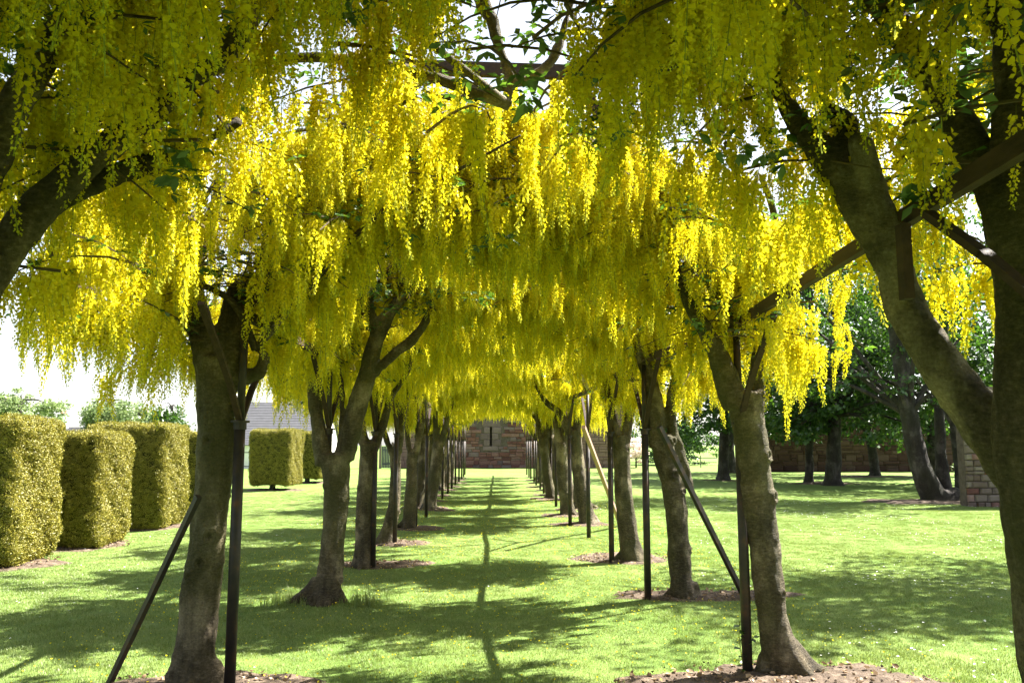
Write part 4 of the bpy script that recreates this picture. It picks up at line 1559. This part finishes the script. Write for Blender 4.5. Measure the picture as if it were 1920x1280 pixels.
_w = ground(466, 880).y + 2.0
_a, _b = px(372, 850, _w).x, px(600, 850, _w).x
build_house('slate_cottage', 'low white cottage with a grey slate roof glimpsed past the black post', _a, _b, _w, _w + 6.0, 1.55, 4.3, [(_a + 1.0, 0.7)])
_w = 78.0
_a, _b = px(95, 850, _w).x, px(300, 850, _w).x
build_house('white_house', 'distant white house whose chimneys rise above the clipped hedges', _a, _b, _w, _w + 7.0, 1.9, 3.1, [(px(118, 800, _w + 3.5).x, 1.2), (px(277, 800, _w + 3.5).x, 1.3)])


# ------------------------------------------------------------------ grass, daisies, fallen petals, litter
def in_soil(x, y):
    bad = np.zeros(len(x), bool)
    for cx, cy, rx, ry in SOIL:
        bad |= ((x - cx) / rx) ** 2 + ((y - cy) / ry) ** 2 < 0.86 + 0.22 * np.sin(x * 11 + 2 * np.sin(y * 7)) * np.sin(y * 13)
    return bad


def gzn(x, y):
    return 0.018 * np.sin(x * 0.9 + 1.3) * np.sin(y * 0.55) + 0.012 * np.sin(x * 2.1 + y * 1.3)


def grass_clump(name, seed, n, hmin, hmax, rad, wid):
    rn = np.random.default_rng(seed)
    v, f = [], []
    for i in range(n):
        a = rn.uniform(0, 6.283)
        rr = rad * math.sqrt(rn.uniform())
        p = np.array([rr * math.cos(a), rr * math.sin(a), -0.006])
        la = rn.uniform(0, 6.283)
        h = rn.uniform(hmin, hmax)
        lean = np.array([math.cos(la), math.sin(la), 0]) * h * rn.uniform(0.15, 0.8)
        s = np.array([-math.sin(la), math.cos(la), 0]) * wid * 0.5
        b = len(v)
        m = p + lean * 0.35 + np.array([0, 0, h * 0.6])
        t = p + lean + np.array([0, 0, h])
        v += [p - s, p + s, m + s * 0.8, m - s * 0.8, t]
        f += [[b, b + 1, b + 2], [b, b + 2, b + 3], [b + 3, b + 2, b + 4]]
    me = np_mesh(name, np.array(v), np.array(f))
    me.materials.append(M['grass'])
    return me


GR = variant_collection('grass', [grass_clump('grass_clump_%d' % i, i, 44, 0.012, 0.028, 0.10, 0.0034) for i in range(5)])
LG = variant_collection('long_grass', [grass_clump('long_grass_%d' % i, 50 + i, 26, 0.10, 0.24, 0.07, 0.006) for i in range(3)])


def scatter_ground(name, group, n, xr, yr, seed, nvar, smin, smax, keep=None, zoff=0.0, tilt=0.0, weight=None):
    rn = np.random.default_rng(seed)
    x = rn.uniform(xr[0], xr[1], n)
    y = rn.uniform(yr[0], yr[1], n)
    ok = np.ones(n, bool)
    if keep is not None:
        ok &= keep(x, y, rn)
    x, y = x[ok], y[ok]
    m = len(x)
    turn = np.stack([rn.normal(0, tilt, m) if tilt else np.zeros(m), rn.normal(0, tilt, m) if tilt else np.zeros(m), rn.uniform(0, 6.283, m)], 1)
    o = scatter(name, group, np.stack([x, y, gzn(x, y) + zoff], 1), turn, rn.uniform(smin, smax, m), rn.integers(0, nvar, m))
    return o


def in_view(x, y):
    return np.abs(x) < 0.72 * y + 0.8


tag(scatter_ground('grass', GR, 195000, (-20, 20), (3.2, 30.0), 11, 5, 0.75, 1.25,
                   keep=lambda x, y, rn: in_view(x, y) & ~in_soil(x, y) & (rn.uniform(0, 1, len(x)) < np.clip(9.0 / y, 0.2, 1) * np.clip((30.5 - y) / 7.0, 0, 1))),
    'short mown green grass of the lawn', 'grass')
_b = ground(607, 1135)
tag(scatter_ground('long_grass', LG, 420, (_b.x - 0.9, _b.x + 0.9), (_b.y - 0.35, _b.y + 0.25), 12, 3, 0.35, 0.95,
                   keep=lambda x, y, rn: (np.abs(x - _b.x) > 0.1) & (rn.uniform(0, 1, len(x)) < 0.5 * np.exp(-((np.abs(x - _b.x - 0.05) - 0.36) / 0.16) ** 2 - ((y - _b.y) / 0.16) ** 2))),
    'uncut long grass round the root of the V-forked laburnum', 'grass')


def disc(name, r, n, mat, cup=0.0, centre=None):
    v = [(0, 0, 0)] + [(r * math.cos(2 * math.pi * i / n) * (1 if i % 2 else 0.8), r * math.sin(2 * math.pi * i / n) * (1 if i % 2 else 0.8), cup) for i in range(n)]
    f = [(0, 1 + i, 1 + (i + 1) % n) for i in range(n)]
    me = np_mesh(name, np.array(v), np.array(f))
    me.materials.append(mat)
    return me


DA = variant_collection('daisy', [disc('daisy_head', 0.011, 10, M['daisy'], 0.002)])
PE = variant_collection('petal', [disc('petal_a', 0.010, 5, M['petal'], 0.006), disc('petal_b', 0.008, 4, M['petal'], 0.004)])
LT = variant_collection('litter', [disc('litter_a', 0.022, 5, M['litter'], 0.012), disc('litter_b', 0.016, 4, M['litter'], -0.006), disc('litter_c', 0.012, 6, M['soil'], 0.01)])


def daisy_keep(x, y, rn):
    d = np.array([noise.noise(Vector((a * 0.45, b * 0.45, 3.0))) for a, b in zip(x, y)])
    side = np.where(x > 2.4, 1.0, np.where(x < -3.4, 0.22, 0.03))
    return in_view(x, y) & ~in_soil(x, y) & (rn.uniform(0, 1, len(x)) < np.clip(d * 2.2 + 0.35, 0.02, 1) * side)


tag(scatter_ground('daisies', DA, 12000, (-9, 15), (5.0, 24.0), 13, 1, 0.55, 1.1, keep=daisy_keep, zoff=0.03, tilt=0.25), 'white daisies sprinkled over the lawn', 'daisies')
tag(scatter_ground('fallen_petals', PE, 6000, (-3.6, 3.2), (3.5, 24.0), 14, 2, 0.6, 1.1, keep=lambda x, y, rn: in_view(x, y), zoff=0.027, tilt=0.5), 'yellow petals fallen on the grass of the avenue', 'petals')


def build_litter():
    rn = np.random.default_rng(15)
    P = []
    for cx, cy, rx, ry in SOIL:
        if cy > 14:
            continue
        n = int(260 * rx * ry / 0.4)
        a = rn.uniform(0, 6.283, n)
        q = np.sqrt(rn.uniform(0, 1, n))
        P.append(np.stack([cx + rx * q * np.cos(a), cy + ry * q * np.sin(a), gzn(cx + rx * q * np.cos(a), cy + ry * q * np.sin(a)) + 0.02 + 0.028 * (1 - q * q)], 1))
    P = np.concatenate(P)
    n = len(P)
    tag(scatter('leaf_litter', LT, P, np.stack([rn.normal(0, .5, n), rn.normal(0, .5, n), rn.uniform(0, 6.28, n)], 1), rn.uniform(0.5, 1.3, n), rn.integers(0, 3, n)),
        'dry leaf litter on the bare soil round the trees', 'litter')


build_litter()


def build_shoot():
    g = ground(1392, 1258)
    root = empty('leafy_shoot', (g.x, g.y, 0))
    tag(root, 'small green leafy shoot climbing the black post on the bare soil', 'plant')
    rn = np.random.default_rng(3)
    mb = MB()
    P, D, L = [], [], []
    for j in range(3):
        q = [Vector((g.x + 0.02 * j, g.y - 0.05, 0)), Vector((g.x - 0.02 + .02 * j, g.y - 0.06, 0.12)), Vector((g.x - 0.03 + .05 * j, g.y - 0.05, 0.25)), Vector((g.x + .03 * j - .02, g.y - 0.05, 0.36 - .07 * j))]
        mb.tube(q, [0.004, 0.0035, 0.003, 0.002], 5, 3)
        for i in range(9):
            t = rn.uniform(0.2, 3)
            i0 = min(int(t), 2)
            p = q[i0].lerp(q[i0 + 1], t - i0)
            a = rn.uniform(0, 6.28)
            P.append(tuple(p))
            D.append((math.cos(a), math.sin(a) * 0.7 - 0.3, rn.uniform(-.3, .4)))
            L.append(rn.uniform(0.045, 0.075))
    L = np.array(L)
    link('stem', mb.mesh('stem'), M['stalk'], root)
    v, f = leaflets(np.array(P), np.array(D), np.tile(np.array([[0, -0.4, 1.0]]), (len(P), 1)), L, L * 0.6)
    link('leaves', np_mesh('leaves', v, f), M['leaf'], root, 'stuff')


build_shoot()
